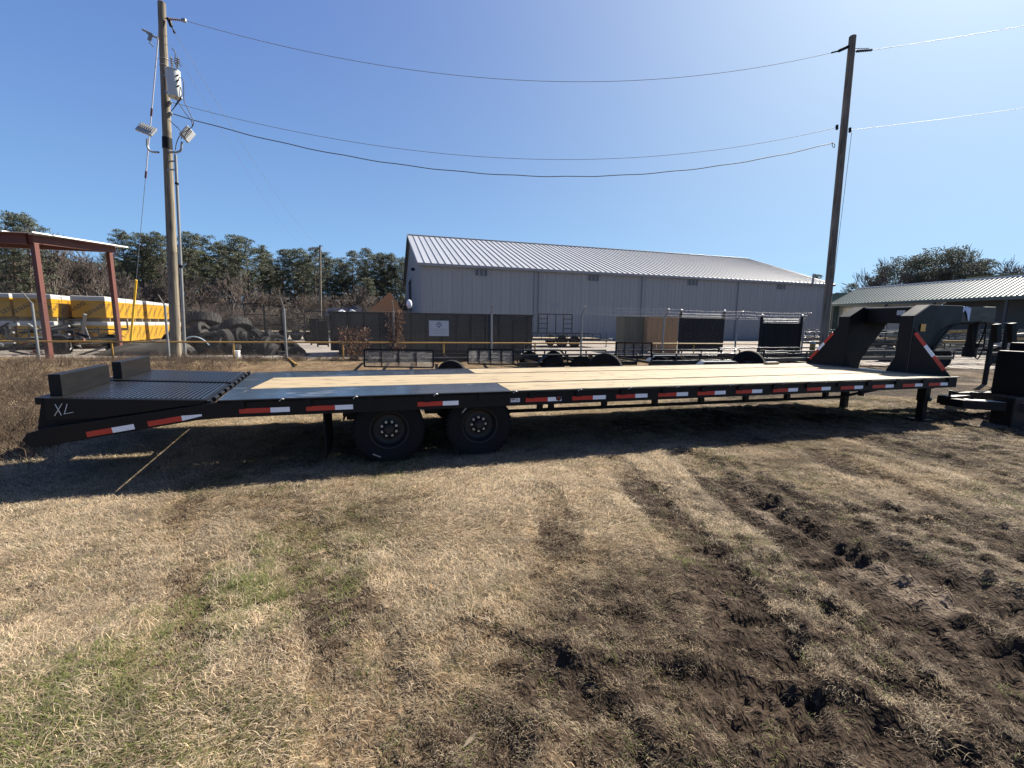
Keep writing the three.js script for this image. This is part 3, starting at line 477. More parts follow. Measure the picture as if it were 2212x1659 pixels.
// ---------- red steel canopy, wrapped lumber ----------
{
  const p1 = onGround(at(106, 760, 14.4)), p2 = onGround(at(258, 740, 17.6)), side = p2.clone().sub(p1).setY(0).normalize(), back = V(side.z, 0, -side.x), H1 = 4.0, H2 = 4.26;   // back runs to the left
  const c = thing('steel_canopy', 'open red steel canopy with thin white metal roof and two bare posts', 'canopy', p1.clone()), L = (a, h) => a.clone().sub(p1).setY(h);
  for (const p of [p1, p2]) { const h = p === p1 ? H1 : H2, q = L(p, 0); part('post', [rbox(q.x - 0.075, q.x + 0.075, p.y - p1.y - 0.1, h - p1.y, q.z - 0.075, q.z + 0.075, 0.012)], M.redSteel, c); }
  const a = L(p1, H1 - p1.y + 0.12).addScaledVector(side, -0.12), b = L(p2, H2 - p1.y + 0.12).addScaledVector(side, 0.25);
  part('beam', [bar(a, b, 0.14, 0.27)], M.redSteel, c);
  const far = back.clone().multiplyScalar(4.5).add(V(0, 0.05, 0)); part('beam', [bar(a.clone().addScaledVector(back, 0.08), a.clone().add(far), 0.12, 0.34)], M.redSteel, c); part('beam', [bar(b.clone().addScaledVector(side, -0.25), b.clone().addScaledVector(side, -0.25).add(far), 0.12, 0.3)], M.redSteel, c);
  for (let i = 0; i < 6; i++) { const o = back.clone().multiplyScalar(-0.33 + i * 0.82), s = a.clone().addScaledVector(side, -0.3).add(V(0, 0.15, 0)).add(o), e = b.clone().addScaledVector(side, 0.35).add(V(0, 0.15, 0)).add(o); part('roof_sheet', [bar(s.clone().addScaledVector(back, 0.4), e.clone().addScaledVector(back, 0.4), 0.81, 0.012), bar(s.clone().addScaledVector(back, 0.03).add(V(0, 0.02, 0)), e.clone().addScaledVector(back, 0.03).add(V(0, 0.02, 0)), 0.04, 0.03)], M.whiteMetal, c); }
  // wrapped bundles: yellow print wrap with a white top
  const wrap = (s) => { const cv = document.createElement('canvas'); cv.width = 1024; cv.height = 256; const k = cv.getContext('2d'); k.fillStyle = '#f2b51c'; k.fillRect(0, 0, 1024, 256); k.fillStyle = '#f4f4f2'; k.fillRect(0, 0, 1024, 44 + s * 5); k.strokeStyle = '#55585c'; k.lineWidth = 2; k.beginPath(); k.moveTo(0, 30 + s * 3); for (let x = 0; x < 1024; x += 32) k.lineTo(x, 30 + s * 3 + 3 * Math.sin(x * 0.02 + s)); k.stroke();
    k.fillStyle = '#37332a'; k.font = 'bold italic 54px sans-serif'; for (let i = 0; i < 7; i++) { k.save(); k.translate(20 + i * 160 - s * 40, 236); k.rotate(-0.72); k.fillText('SENADO', 0, 0); k.restore(); }
    k.fillStyle = '#f4f4f2'; k.fillRect(0, 0, 1024, 30); const t = new THREE.CanvasTexture(cv); t.colorSpace = THREE.SRGBColorSpace; return mat('printed yellow wrap ' + s, C(0.42, 0.42, 0.42), 0.5, 0, { map: t }); };
  const wraps = [wrap(0), wrap(1), wrap(2)], TB = 0.4115, ax = V(Math.sin(TB), 0, Math.cos(TB)); let n = 0;
  const spots = [[317, 24.4, 6.0, 'farthest right in the yellow stack, behind the tall pole'], [228, 20, 4.5, 'whose lit side shows right of the middle canopy post'], [112, 18.8, 4.5, 'between the two canopy posts'], [23, 18.5, 4.5, 'at the left edge of the photo']];
  for (const [px, Z, len, where] of spots) for (const [y0, y1, tier] of [[1.64, 2.62, 'upper'], [0.48, 1.46, 'lower']]) {
    const c = at(px, 660, Z), o = thing('lumber_bundle', tier + ' yellow wrapped lumber bundle ' + where, 'lumber bundle', V(c.x, y0, c.z), TB, 'yellow wrapped lumber bundles'), W = 1.22, g = new RoundedBoxGeometry(W, y1 - y0, len, 2, 0.03), p = g.attributes.position, u = g.attributes.uv, nm = g.attributes.normal;
    for (let q = 0; q < p.count; q++) { const h = (p.getY(q) + (y1 - y0) / 2) / (y1 - y0); if (nm.getY(q) > 0.6) u.setXY(q, 0.5, 0.99); else if (Math.abs(nm.getX(q)) > 0.6) u.setXY(q, (len / 2 - p.getZ(q)) / 4.96, h); else u.setXY(q, 0.3 + (p.getX(q) + W / 2) / 4.96, h); }
    part('wrap', g.translate(-W / 2, (y1 - y0) / 2, -len / 2), wraps[n++ % 3], o);
    for (let k = 0; k < 5; k++) part('sticker', [box(-W, 0.005, -0.16, -0.003, -0.3 - k * (len - 0.6) / 4 - 0.04, -0.3 - k * (len - 0.6) / 4 + 0.04)], woodMats[2], o);
    for (const k of [0.18, 0.5, 0.82]) part('strap', [box(0.0, 0.006, 0, y1 - y0, -len * k - 0.012, -len * k + 0.012)], M.wire, o);
    if (tier === 'lower') for (let k = 0; k < 3; k++) { const q = V(-W / 2, 0, -0.4 - k * (len - 0.8) / 2).applyAxisAngle(V(0, 1, 0), TB).add(o.position), y = gh(q.x, q.z), b = solo('timber_bearer', box(-W / 2 - 0.05, W / 2 + 0.02, -0.02, 0.315 - y, -0.06, 0.06), M.redSteel, 'short timber bearer under the yellow lumber stack', 'timber', 'bearers under the lumber stack'); b.position.set(q.x, y, q.z); b.rotation.y = TB; }
  }
}

// ---------- tyre heap, tarpaulin ----------
{
  const tg = [tyreGeo(0.36, 0.22, 0.21, 26), tyreGeo(0.44, 0.26, 0.27, 28), tyreGeo(0.33, 0.2, 0.19, 24, false)], big = tyreGeo(0.62, 0.42, 0.34, 22), mt = [M.rubberOld, M.rubber, mat('dusty tyre rubber', C(0.036, 0.033, 0.03), 0.95, 0, { map: grimeTone })];
  const lay = (g, m, px, py, Z, rx, rz, label) => { const p = at(px, py, Z), o = solo('scrap_tyre', g, m, label || 'bald scrap tyre lying loose in the heap behind the fence', 'tyre', label ? undefined : 'scrap tyres in the heap'); o.position.copy(p); o.rotation.set(rx, rr(0, 6.28), rz); return o; };
  const heap = (px) => 790 - 88 * Math.exp(-Math.pow((px - 470) / 85, 2)) - 58 * Math.exp(-Math.pow((px - 590) / 60, 2)) - 40 * Math.exp(-Math.pow((px - 400) / 50, 2));
  lay(big, mt[2], 441, 692, 18.6, 1.25, 0.15, 'large tractor tyre lying flat on top of the tyre heap'); lay(big, mt[0], 511, 713, 18.2, 0.35, 1.2, 'large lugged tractor tyre leaning on the right slope of the tyre heap').rotation.set(1.1, 0.6, -0.5);
  lay(tg[1], mt[2], 487, 735, 17.2, 0.2, 0.2, 'grey tyre standing upright in the middle of the heap with its hole showing').rotation.set(0.1, -0.5, 0.1); lay(tg[1], mt[2], 410, 775, 16.8, 0, 0, 'upright tyre with ribbed tread at the foot of the heap near the fence post').rotation.set(0.15, -0.35, 0);
  lay(tg[1], mt[0], 379, 757, 17, 0.3, 0.1, 'tyre leaning beside the brown tarpaulin at the left of the heap').rotation.set(0.2, 0.7, 0.1); lay(tg[1], mt[2], 535, 788, 16.9, 1.5, 0.05, 'tyre lying flat on the ground at the right foot of the heap');
  for (let i = 0; i < 170; i++) { const px = rr(335, 665), top = heap(px), py = top + 10 + rnd() * Math.max(6, 790 - top), Z = 16.8 + (790 - py) * 0.014 + rr(0, 0.7); lay(tg[i % 3], mt[Math.floor(rnd() * 3)], px, py, Z, 1.57 * (rnd() < 0.5 ? 1 : 0) + rr(-0.6, 0.6), rr(-0.6, 0.6)); }
  const g = new THREE.SphereGeometry(1, 44, 22, 0, 6.2832, 0, 1.62), p = g.attributes.position;
  for (let i = 0; i < p.count; i++) { const x = p.getX(i), y = p.getY(i), z = p.getZ(i), n = fbm(x * 2.2 + 5, z * 2.2 + y, 4) - 0.5, f = Math.abs(Math.sin(Math.atan2(z, x) * 9 + 3 * n)) * (1 - y) * 0.1; p.setXYZ(i, x * 1.5 * (1 + 0.3 * n + f), Math.max(-0.05, y) * 0.72 * (1 + 0.5 * n) * (0.75 + 0.4 * x), z * 0.8 * (1 + 0.3 * n + f)); } g.computeVertexNormals();
  const t = solo('tarpaulin_heap', g, mat('brown tarpaulin', C(0.05, 0.043, 0.032), 0.75, 0, { map: grimeTone }), 'brown tarpaulin thrown over a low heap left of the tyres', 'tarpaulin'); t.position.copy(onGround(at(325, 770, 16.6))); t.rotation.y = 0.3;
  const hose = mat('pale blue hose', C(0.4, 0.5, 0.55), 0.5);
  solo('hose', tube([at(398, 748, 16.4), at(400, 733, 16.4), at(415, 727, 16.4), at(436, 732, 16.4), at(452, 745, 16.4)], 0.022, 6), hose, 'pale blue hose looped over the tyres beside the light mast', 'hose');
  solo('paint_bucket', new THREE.CylinderGeometry(0.13, 0.11, 0.26, 16).translate(0, 0.13, 0), M.white, 'small white bucket on the ground at the right of the tyre heap', 'bucket').position.copy(onGround(at(513, 790, 15.9)));
}

// ---------- roll-off container and the rubbish in it ----------
{
  const a = onGround(at(712, 700, 17.2)), b = onGround(at(1150, 700, 19.0)), d = b.clone().sub(a).setY(0), L = d.length(), turn = Math.atan2(-d.z, d.x), base = a.y;
  const c = thing('rolloff_container', 'long black steel rubbish container with white company sign behind the fence', 'container', a.clone(), turn), P = (n, g, m) => part(n, g, m, c), H = 2.0 - base;
  const paint = mat('worn black container paint', C(0.004, 0.0045, 0.005), 0.75, 0, { roughnessMap: grimeRough });
  P('side_wall', [box(0, L, 0.28, H - 0.08, -0.03, 0)], paint); P('back_wall', [box(0, L, 0.28, H - 0.08, -2.4, -2.37)], paint); P('end_wall', [box(0, 0.03, 0.28, H - 0.08, -2.37, -0.03)], paint); P('end_wall', [box(L - 0.03, L, 0.28, H - 0.08, -2.37, -0.03)], paint); P('floor', [box(0, L, 0.22, 0.28, -2.4, 0)], paint);
  P('top_rail', [rbox(-0.03, L + 0.03, H - 0.08, H, -0.06, 0.06, 0.012), rbox(-0.03, L + 0.03, H - 0.08, H, -2.46, -2.34, 0.012), rbox(L - 0.06, L + 0.06, H - 0.081, H - 0.002, -2.34, -0.06, 0.012)], M.black);
  for (let s = 0.08; s < L; s += 0.62) P('side_rib', [rbox(s - 0.05, s + 0.05, 0.28, H - 0.08, 0.0, 0.075, 0.008)], M.black);
  P('skid_rail', [box(0.2, L - 0.2, 0.05, 0.22, -0.7, -0.6), box(0.2, L - 0.2, 0.05, 0.22, -1.8, -1.7)], M.blackDull); for (const s of [0.6, L - 0.6]) P('roller', [rod(V(s, 0.1, -0.1), V(s, 0.1, -0.5), 0.1, 0.1, 14)], M.blackDull);
  // company sign: emblem and lines of print too small to read
  const cv = document.createElement('canvas'); cv.width = 384; cv.height = 304; const k = cv.getContext('2d'); k.fillStyle = '#b9bec2'; k.fillRect(0, 0, 384, 304); k.strokeStyle = '#23264a'; k.lineWidth = 13; k.save(); k.translate(192, 82); k.rotate(Math.PI / 4); k.strokeRect(-37, -37, 74, 74); k.restore(); k.fillStyle = '#b9bec2'; for (const [x, y] of [[160, 44], [224, 120], [160, 122]]) { k.beginPath(); k.arc(x, y, 9, 0, 7); k.fill(); } k.fillStyle = '#23264a'; k.beginPath(); k.moveTo(192, 50); k.lineTo(212, 92); k.lineTo(192, 82); k.lineTo(172, 92); k.fill(); k.beginPath(); k.arc(192, 118, 9, 0, 7); k.fill(); k.fillStyle = '#73777e';
  for (const [y, x0, x1] of [[160, 40, 344], [190, 62, 322], [232, 50, 334], [258, 84, 300]]) for (let x = x0; x < x1; x += 17) k.fillRect(x, y + (x % 3), 12, 7);
  const t = new THREE.CanvasTexture(cv); t.colorSpace = THREE.SRGBColorSpace; const q = at(948, 709, 18.1).sub(c.position).applyAxisAngle(V(0, 1, 0), -turn);
  const sg = P('company_sign', [new THREE.BoxGeometry(0.82, 0.64, 0.02)], mat('sign print', C(0.9, 0.9, 0.9), 0.5, 0, { map: t })); sg.position.set(q.x, 1.37 - base, 0.095);
  // rubbish sticking out
  const ply = mat('brown plywood', C(0.7, 0.25, 0.085), 0.8, 0, { map: grimeTone }), w = (x, y, z = 18.2) => at(x, y, z);
  { const A = w(766, 697, 18.5), B = w(884, 697, 19.0), T = w(843, 631, 19.1), n = B.clone().sub(A).cross(T.clone().sub(A)).normalize().multiplyScalar(0.02), g = new THREE.BufferGeometry(), v = [A, B, T].flatMap((p) => [p.clone().add(n), p.clone().sub(n)]).flatMap((p) => [p.x, p.y, p.z]); g.setAttribute('position', new THREE.BufferAttribute(new Float32Array(v), 3)); g.setIndex([0, 2, 4, 1, 5, 3, 0, 1, 2, 1, 3, 2, 2, 3, 4, 3, 5, 4, 4, 5, 0, 5, 1, 0]); solo('plywood_sheet', g.toNonIndexed(), ply, 'brown plywood sheet standing on its corner above the black container', 'plywood sheet').geometry.computeVertexNormals(); }
  solo('plastic_bag', new THREE.SphereGeometry(0.16, 16, 12).scale(0.8, 1.25, 0.7), M.white, 'white plastic bag on the right slope of the plywood sheet', 'bag').position.copy(w(884, 657, 19.6));
  { const g = new THREE.PlaneGeometry(1.5, 0.6, 24, 8).rotateX(-0.9), p = g.attributes.position; for (let i = 0; i < p.count; i++) p.setY(i, p.getY(i) + 0.28 * (fbm(p.getX(i) * 2, p.getZ(i) * 3, 3) - 0.5)); g.computeVertexNormals(); solo('black_sheeting', g, mat('black plastic sheet', C(0.015, 0.015, 0.017), 0.4, 0, { side: THREE.DoubleSide }), 'crumpled black plastic sheeting draped over the left end of the container', 'sheeting').position.copy(w(742, 672, 18.9)); }
  for (let i = 0; i < 5; i++) { const o = solo('foam_board', new THREE.BoxGeometry(0.34 + 0.1 * (i % 3), 0.03, 0.22), M.white, ['white broken foam board, leftmost scrap on the container rim', 'white foam scrap tilted on the container rim beside the plastic sheeting', 'white foam scrap lying flat at the left end of the container', 'small white foam scrap under the black sheeting', 'white foam scrap nearest the brown plywood'][i], 'foam board'); o.position.copy(w(722 + i * 9, 679 - (i % 2) * 4, 18.2 + 0.1 * i)); o.rotation.set(rr(-0.6, 0.6), rr(0, 3), rr(-0.7, 0.7)); }
}

// ---------- other trailers in the yard ----------
function meshPanel(w, h, pitch, r) {                                                       // expanded metal as crossing strands
  const out = []; for (const d of [1, -1]) for (let c = -h; c < w; c += pitch) { let a = d > 0 ? [c, 0] : [c + h, 0], b = d > 0 ? [c + h, h] : [c, h]; if (a[0] > b[0]) [a, b] = [b, a]; if (b[0] <= 0 || a[0] >= w) continue; const cut = (u) => a[1] + (b[1] - a[1]) * (u - a[0]) / (b[0] - a[0]), A = a[0] < 0 ? [0, cut(0)] : a, B = b[0] > w ? [w, cut(w)] : b; out.push(rod(V(A[0], A[1], d * 0.002), V(B[0], B[1], d * 0.002), r, r, 3, true)); }
  return out;
}
// a trailer with its near side at z = 0, its left end at x = 0
function yardTrailer(o, f) {
  const P = (n, g, m = M.gloss, p = o) => part(n, g, m, p), { L, W = 2.1, deck = 0.5, rail = 0, wheels = [], r = 0.36, fender, gate, tongue, tilt, wood, posts = 4, cross = true } = f;
  for (const z of [0, -W]) {
    P('frame_rail', [rbox(0, L, deck - 0.12, deck, z - 0.03, z + 0.03, 0.006)]);
    if (rail) { P('top_rail', [rbox(0, L, rail - 0.05, rail, z - 0.025, z + 0.025, 0.006)]); for (let i = 0; i <= posts; i++) P('stake', [box(L * i / posts - 0.02, L * i / posts + 0.02, deck, rail - 0.05, z - 0.02, z + 0.02)]); }
  }
  if (cross) for (let i = 0; i <= Math.round(L / 0.8); i++) P('cross_bar', [box(i * 0.8 * L / (Math.round(L / 0.8) * 0.8) - 0.02, i * 0.8 * L / (Math.round(L / 0.8) * 0.8) + 0.02, deck - 0.11, deck - 0.04, -W + 0.03, -0.03)]);
  if (wood) for (let i = 0; i < 9; i++) P('deck_board', [box(0.02, L - 0.02, deck + 0.002, deck + 0.035, -W + 0.05 + i * (W - 0.1) / 9 + 0.006, -W + 0.05 + (i + 1) * (W - 0.1) / 9 - 0.006)], woodMats[i % 3]);
  for (const s of wheels) { wheel(o, 'wheel', s, r, 0.14, 1, r, 0.2); wheel(o, 'wheel', s, r, -W - 0.14, -1, r, 0.2); }
  if (wheels.length) P('axle', wheels.map((s) => rod(V(s, r, 0.03), V(s, r, -W - 0.03), 0.03)), M.blackDull);
  const fm = f.fenderMat ?? M.black; if (fender) for (const z of [0.13, -W - 0.13]) { const a = wheels[0] - r - 0.1, b = wheels[wheels.length - 1] + r + 0.1, y = 2 * r + 0.06; P('fender', [bar(V(a, deck, z), V(a + 0.22, y, z), 0.24, 0.012), bar(V(a + 0.22, y, z), V(b - 0.22, y, z), 0.24, 0.012), bar(V(b - 0.22, y, z), V(b, deck, z), 0.24, 0.012)], fm); }
  if (gate) { const [x, h, bars, lean = 0] = gate, g = new THREE.Group(); g.name = 'gate'; g.position.set(x, deck, 0); g.rotation.z = lean; o.add(g); P('gate_frame', [bar(V(0, 0, 0), V(0, h, 0), 0.04), bar(V(0, 0, -W), V(0, h, -W), 0.04), bar(V(0, h, 0), V(0, h, -W), 0.04), bar(V(0, 0.02, 0), V(0, 0.02, -W), 0.04)], M.gloss, g); for (let i = 1; i <= bars; i++) P('gate_bar', [bar(V(0, 0, -W * i / (bars + 1)), V(0, h, -W * i / (bars + 1)), 0.03)], M.gloss, g); const m = P('gate_mesh', meshPanel(W, h, 0.045, 0.0035), M.gloss, g); m.rotation.y = Math.PI / 2; m.userData.kind = 'stuff'; }
  if (tongue) { const x = tongue > 0 ? L : 0, e = x + tongue; P('tongue', [bar(V(x, deck - 0.06, -0.2), V(e, deck - 0.08, -W / 2), 0.08, 0.1), bar(V(x, deck - 0.06, -W + 0.2), V(e, deck - 0.08, -W / 2), 0.08, 0.1)]); P('hitch_coupler', [rbox(e - 0.14, e + 0.14, deck - 0.12, deck + 0.02, -W / 2 - 0.06, -W / 2 + 0.06, 0.02)], M.galv); const j = P('jack', [rod(V(e - 0.35 * Math.sign(tongue), 0.04, -W / 2 + 0.1), V(e - 0.35 * Math.sign(tongue), deck + 0.35, -W / 2 + 0.1), 0.032, 0.032, 10)]); part('jack_foot', [box(e - 0.35 * Math.sign(tongue) - 0.08, e - 0.35 * Math.sign(tongue) + 0.08, 0.0, 0.03, -W / 2 + 0.02, -W / 2 + 0.18)], M.galv, j); }
  return o;
}
const yt = (label, px, py, Z, turn, f, name = 'utility_trailer', group) => yardTrailer(thing(name, label, 'trailer', onGround(at(px, py, Z)), turn, group), f);
// a row parked between the long trailer and the fence
yt('black trailer frame with a tongue behind the plated part of the long deck', 786, 780, 12.6, 0.24, { L: 4.2, deck: 0.42, rail: 0, wheels: [], tongue: 1.3, cross: true });
yt('black tandem trailer with side rails and wide fender behind the middle of the deck', 1118, 780, 12.4, 0.26, { L: 3.9, deck: 0.5, rail: 0.74, wheels: [1.05, 1.95], r: 0.34, fender: true, posts: 5 });
yt('low black equipment trailer frame right of the large dusty truck tyre behind the deck', 1408, 780, 13.2, 0.26, { L: 5.2, deck: 0.56, rail: 0.78, wheels: [], posts: 6 });
yt('black open car trailer with sunlit toned sloped fender behind the plank deck', 1500, 785, 11.7, 0.25, { L: 4.6, deck: 0.52, rail: 0, wheels: [0.35, 0.95], r: 0.32, fender: true, fenderMat: M.galv });  // fender takes the galvanized colour to stand for sun reflected off its top
yt('long black flatbed trailer frame parked behind the gooseneck riser', 1650, 770, 14.2, 0.26, { L: 9, deck: 0.62, rail: 0.86, wheels: [2.3, 3.2], r: 0.38, posts: 5 });
{ // loose mesh ramps standing behind the long deck, two big wheels
  const ramp = (label, px, py, Z, w, h, turn) => { const o = thing('mesh_ramp', label, 'ramp', at(px, py, Z), turn); part('ramp_frame', [bar(V(0, 0, 0), V(w, 0, 0), 0.04), bar(V(0, h, 0), V(w, h, 0), 0.04), bar(V(0, 0, 0), V(0, h, 0), 0.04), bar(V(w, 0, 0), V(w, h, 0), 0.04)], M.black, o); for (let i = 1; i < 4; i++) part('ramp_bar', [bar(V(w * i / 4, 0, -0.02), V(w * i / 4, h, -0.02), 0.03)], M.black, o); part('ramp_mesh', meshPanel(w, h, 0.036, 0.0045), M.grate, o, 'stuff'); return o; };
  ramp('wide black mesh ramp raised behind the plated wheel area of the long deck', 787, 792, 12.3, 1.98, 0.5, 0.06).rotation.x = -0.12;
  ramp('smaller black mesh ramp raised below the sign of the black container', 1011, 786, 12.8, 1.36, 0.44, 0.03).rotation.x = -0.1;
  ramp('black mesh gate with upright bars behind the dusty truck tyre', 1330, 770, 13.0, 1.1, 0.42, 0.05);
  const w = (label, px, Z, r) => { const p = onGround(at(px, 770, Z)), o = thing('truck_wheel', label, 'wheel', p, -Math.atan2(p.x, -p.z) - 0.2); const k = wheel(o, 'tyre', 0, r, 0, 1, r, 0.24); for (let i = 0; i < 8; i++) part('lug_nut', [new THREE.CylinderGeometry(0.012, 0.014, 0.03, 6).rotateX(1.57).translate(0.085 * Math.cos(i * 0.785), 0.085 * Math.sin(i * 0.785), 0.02)], M.lug, k); };
  w('large dusty truck wheel behind the middle of the plank deck', 1308, 11.6, 0.455); w('large dark truck wheel behind the plank deck left of the gooseneck', 1617, 12.9, 0.46);
  w('truck wheel half hidden behind the far deck plate beside the mesh ramp', 975, 10.6, 0.36);
}
// beyond the fence
yt('black tandem trailer with a tall ladder ramp beside the grey metal building', 1150, 745, 27, 0.22, { L: 4.6, deck: 0.55, rail: 0.9, wheels: [1.9, 2.75], r: 0.36, fender: true, wood: true, tongue: 1.2, posts: 8 });
{ const o = thing('ladder_ramp', 'tall black ladder ramp standing upright at the end of the tandem trailer', 'ramp', at(1163, 719, 27.2), 0.1); const w = 2.15, h = 1.18; for (const x of [0, 0.55, 1.1, 1.6, w]) part('ramp_leg', [bar(V(x, 0, 0), V(x, h, 0), 0.05)], M.black, o); part('ramp_top', [bar(V(0, h, 0), V(w, h, 0), 0.05)], M.black, o); for (const x of [0, 1.6]) for (let i = 1; i < 4; i++) part('rung', [bar(V(x, h * i / 4, 0), V(x + 0.55, h * i / 4, 0), 0.04)], M.black, o); }
yt('black flat trailer with wood deck and rear rack at the edge of the woods', 545, 742, 31, 0.12, { L: 6, deck: 0.62, rail: 1.0, wheels: [2.2, 3.1], r: 0.38, wood: true, posts: 5, tongue: 1.5 });
yt('black stake trailer parked left of the roll-off container', 618, 744, 27.5, 0.18, { L: 3.4, deck: 0.6, rail: 1.25, wheels: [1.5], r: 0.36, fender: true, posts: 3 });
{ const rack = (label, px, Z, w, h, y) => { const o = thing('steel_rack', label, 'rack', at(px, y, Z), 0.15); for (const x of [0, w]) part('upright', [bar(V(x, 0, 0), V(x, h, 0), 0.06)], M.blackDull, o); for (const k of [0.35, 0.68, 1]) part('rail', [bar(V(0, h * k, 0), V(w, h * k, 0), 0.05)], M.blackDull, o); };
  rack('dark steel rack frame standing above the right side of the tyre heap', 532, 30, 1.3, 2.3, 728); rack('dark steel rack frame beside the leaning fence post', 573, 31, 1.2, 2.2, 726); rack('dark steel rack frame in front of the far pole', 660, 31, 1.4, 1.7, 724);
  const plank = (label, px, py, Z, w, h) => { const o = thing('steel_barrier', label, 'panel', onGround(at(px, py, Z)), 0.15); part('panel_sheet', [box(0, w, 0.1, h, -0.03, 0.03)], M.blackDull, o); part('panel_rib', [box(-0.03, 0.03, 0.0, h + 0.05, -0.05, 0.05), box(w - 0.03, w + 0.03, 0.0, h + 0.05, -0.05, 0.05)], M.black, o); };
  plank('narrow black steel panel standing left of the container end', 672, 735, 25, 0.5, 1.5); plank('narrow black steel panel touching the container end', 686, 735, 23.5, 0.55, 1.4); }
{ // yellow parking pipes lying in the yard and painted rail sections
  const pp = (label, x0, y0, x1, y1, Z0, Z1) => { const a = onHeight(x0, y0, 0.28), b = onHeight(x1, y1, 0.25); solo('yellow_pipe', rod(a, b, 0.035, 0.035, 8), M.yellowPipe, label, 'pipe'); };
  pp('yellow pipe lying on the gravel right of the tyre heap, farther one', 566, 748, 574, 763); pp('yellow pipe lying on the gravel beside the fence post, nearer one', 615, 768, 640, 788);
}
{ // crates and screens along the building
  const crate = (label, x0, x1, y0, y1, Z, m, n) => { const a = onGround(at(x0, y1, Z)), b = at(x1, y1, Z), w = Math.hypot(b.x - a.x, b.z - a.z), h = at(x0, y0, Z).y - a.y, o = thing('plywood_crate', label, 'crate', a, 0.12); for (let i = 0; i < n; i++) part('crate_panel', [box(w * i / n + 0.008, w * (i + 1) / n - 0.008, 0.1, h, -0.02, 0)], m, o); part('crate_side', [box(0, 0.02, 0.1, h, -1.3, -0.021), box(w - 0.02, w, 0.1, h, -1.3, -0.021)], m, o); part('crate_top', [box(-0.01, w + 0.01, h + 0.001, h + 0.025, -1.3, 0.012)], m, o); for (const x of [0.02, w / 2, w - 0.1]) part('skid', [box(x, x + 0.08, 0, 0.1, -1.3, 0)], m, o); for (const y of [0.14, h - 0.12]) part('batten', [box(0, w, y, y + 0.09, 0.001, 0.02)], m, o); };
  crate('dark olive plywood crate left of the tan crate along the grey building', 1347, 1394, 684, 752, 23.5, mat('olive plywood', C(0.15, 0.14, 0.09), 0.8, 0, { map: grimeTone }), 2);
  crate('tan plywood crate against the grey building beside a black screen', 1396, 1466, 684, 752, 23.2, mat('tan plywood', C(0.4, 0.25, 0.13), 0.8, 0, { map: grimeTone }), 3);
  const screen = (label, x0, x1, y0, Z) => { const a = onGround(at(x0, 760, Z)), b = at(x1, 760, Z), w = b.x - a.x, h = at(x0, y0, Z).y - a.y, o = thing('steel_screen', label, 'screen', a, 0.08); for (let i = 0; i < 3; i++) part('screen_panel', [box(w * i / 3 + 0.006, w * (i + 1) / 3 - 0.006, 0.35, h, -0.03, 0.0)], M.blackDull, o); part('screen_rail', [rbox(0, w, h, h + 0.06, -0.05, 0.02, 0.01), rbox(0, w, 0.28, 0.34, -0.05, 0.02, 0.01)], M.black, o); for (const x of [-0.05, w + 0.05]) { part('screen_post', [rod(V(x, 0, -0.02), V(x, h + 0.35, -0.02), 0.06, 0.06, 12)], M.black, o); part('post_cap', [new THREE.SphereGeometry(0.075, 12, 8).translate(x, h + 0.37, -0.02)], M.galv, o); } part('screen_tube', [rod(V(0, h + 0.12, 0.0), V(w, h + 0.12, 0.0), 0.012), rod(V(0, h + 0.22, 0.0), V(w, h + 0.22, 0.0), 0.012)], M.galv, o); };
  screen('tall black steel screen between round capped posts beside the tan crate', 1468, 1560, 688, 20.5); screen('tall black steel screen between round capped posts left of the right utility pole', 1642, 1728, 700, 19.2);
}
{ // bollard and gate braces by the right pole
  const p = onGround(at(1753, 770, 17.6)), o = thing('bollard', 'short yellow steel bollard with a domed top beside the right utility pole', 'bollard', p); part('bollard_pipe', [rod(V(0, -0.05, 0), V(0, 0.92, 0), 0.1, 0.1, 16)], M.yellowPipe, o); part('bollard_cap', [new THREE.SphereGeometry(0.1, 16, 8, 0, 6.3, 0, 1.57).translate(0, 0.92, 0)], M.galv, o);
}
// rows of trailer frames right of the pole, catching the sun on their top edges
{
  const rows = [['black trailer frame seen through the opening of the gooseneck, nearest row', 1870, 757, 17.5, 9.5, 0.66, 0.0], ['black trailer frame in the second row behind the gooseneck', 1800, 742, 23, 12, 0.72, 1.05], ['black trailer frame with dull wheels in the third row behind the gooseneck', 1830, 737, 27, 12, 0.78, 1.2], ['black trailer frame in the farthest row before the low shed', 1790, 732, 32, 16, 0.85, 1.4], ['black trailer frame half hidden by the riser, front right row', 2040, 752, 19.5, 8, 0.72, 0.95]];
  rows.forEach(([label, px, py, Z, L, deck, rail], i) => yt(label, px, py, Z, 0.1 + 0.02 * i, { L, deck, rail, wheels: i % 2 ? [L * 0.4, L * 0.4 + 0.9] : [L * 0.35], r: 0.4, fender: i % 2 === 1, posts: 7 }, 'trailer_frame'));
  for (let i = 0; i < 4; i++) { const Z = 21 + i * 2.5, a = at(1800 + i * 60, 722, Z); yt(['stack of black frame rails behind the nearest row, leftmost', 'stacked black frame rails left of the neck of the long trailer', 'stacked black frame rails below the neck emblem', 'stacked black frame rails at the right edge of the yard'][i], 1800 + i * 90, 740, Z, 0.06, { L: 6, deck: 1.0 + 0.05 * i, rail: 1.3 + 0.05 * i, posts: 9, cross: true }, 'frame_stack'); }
}
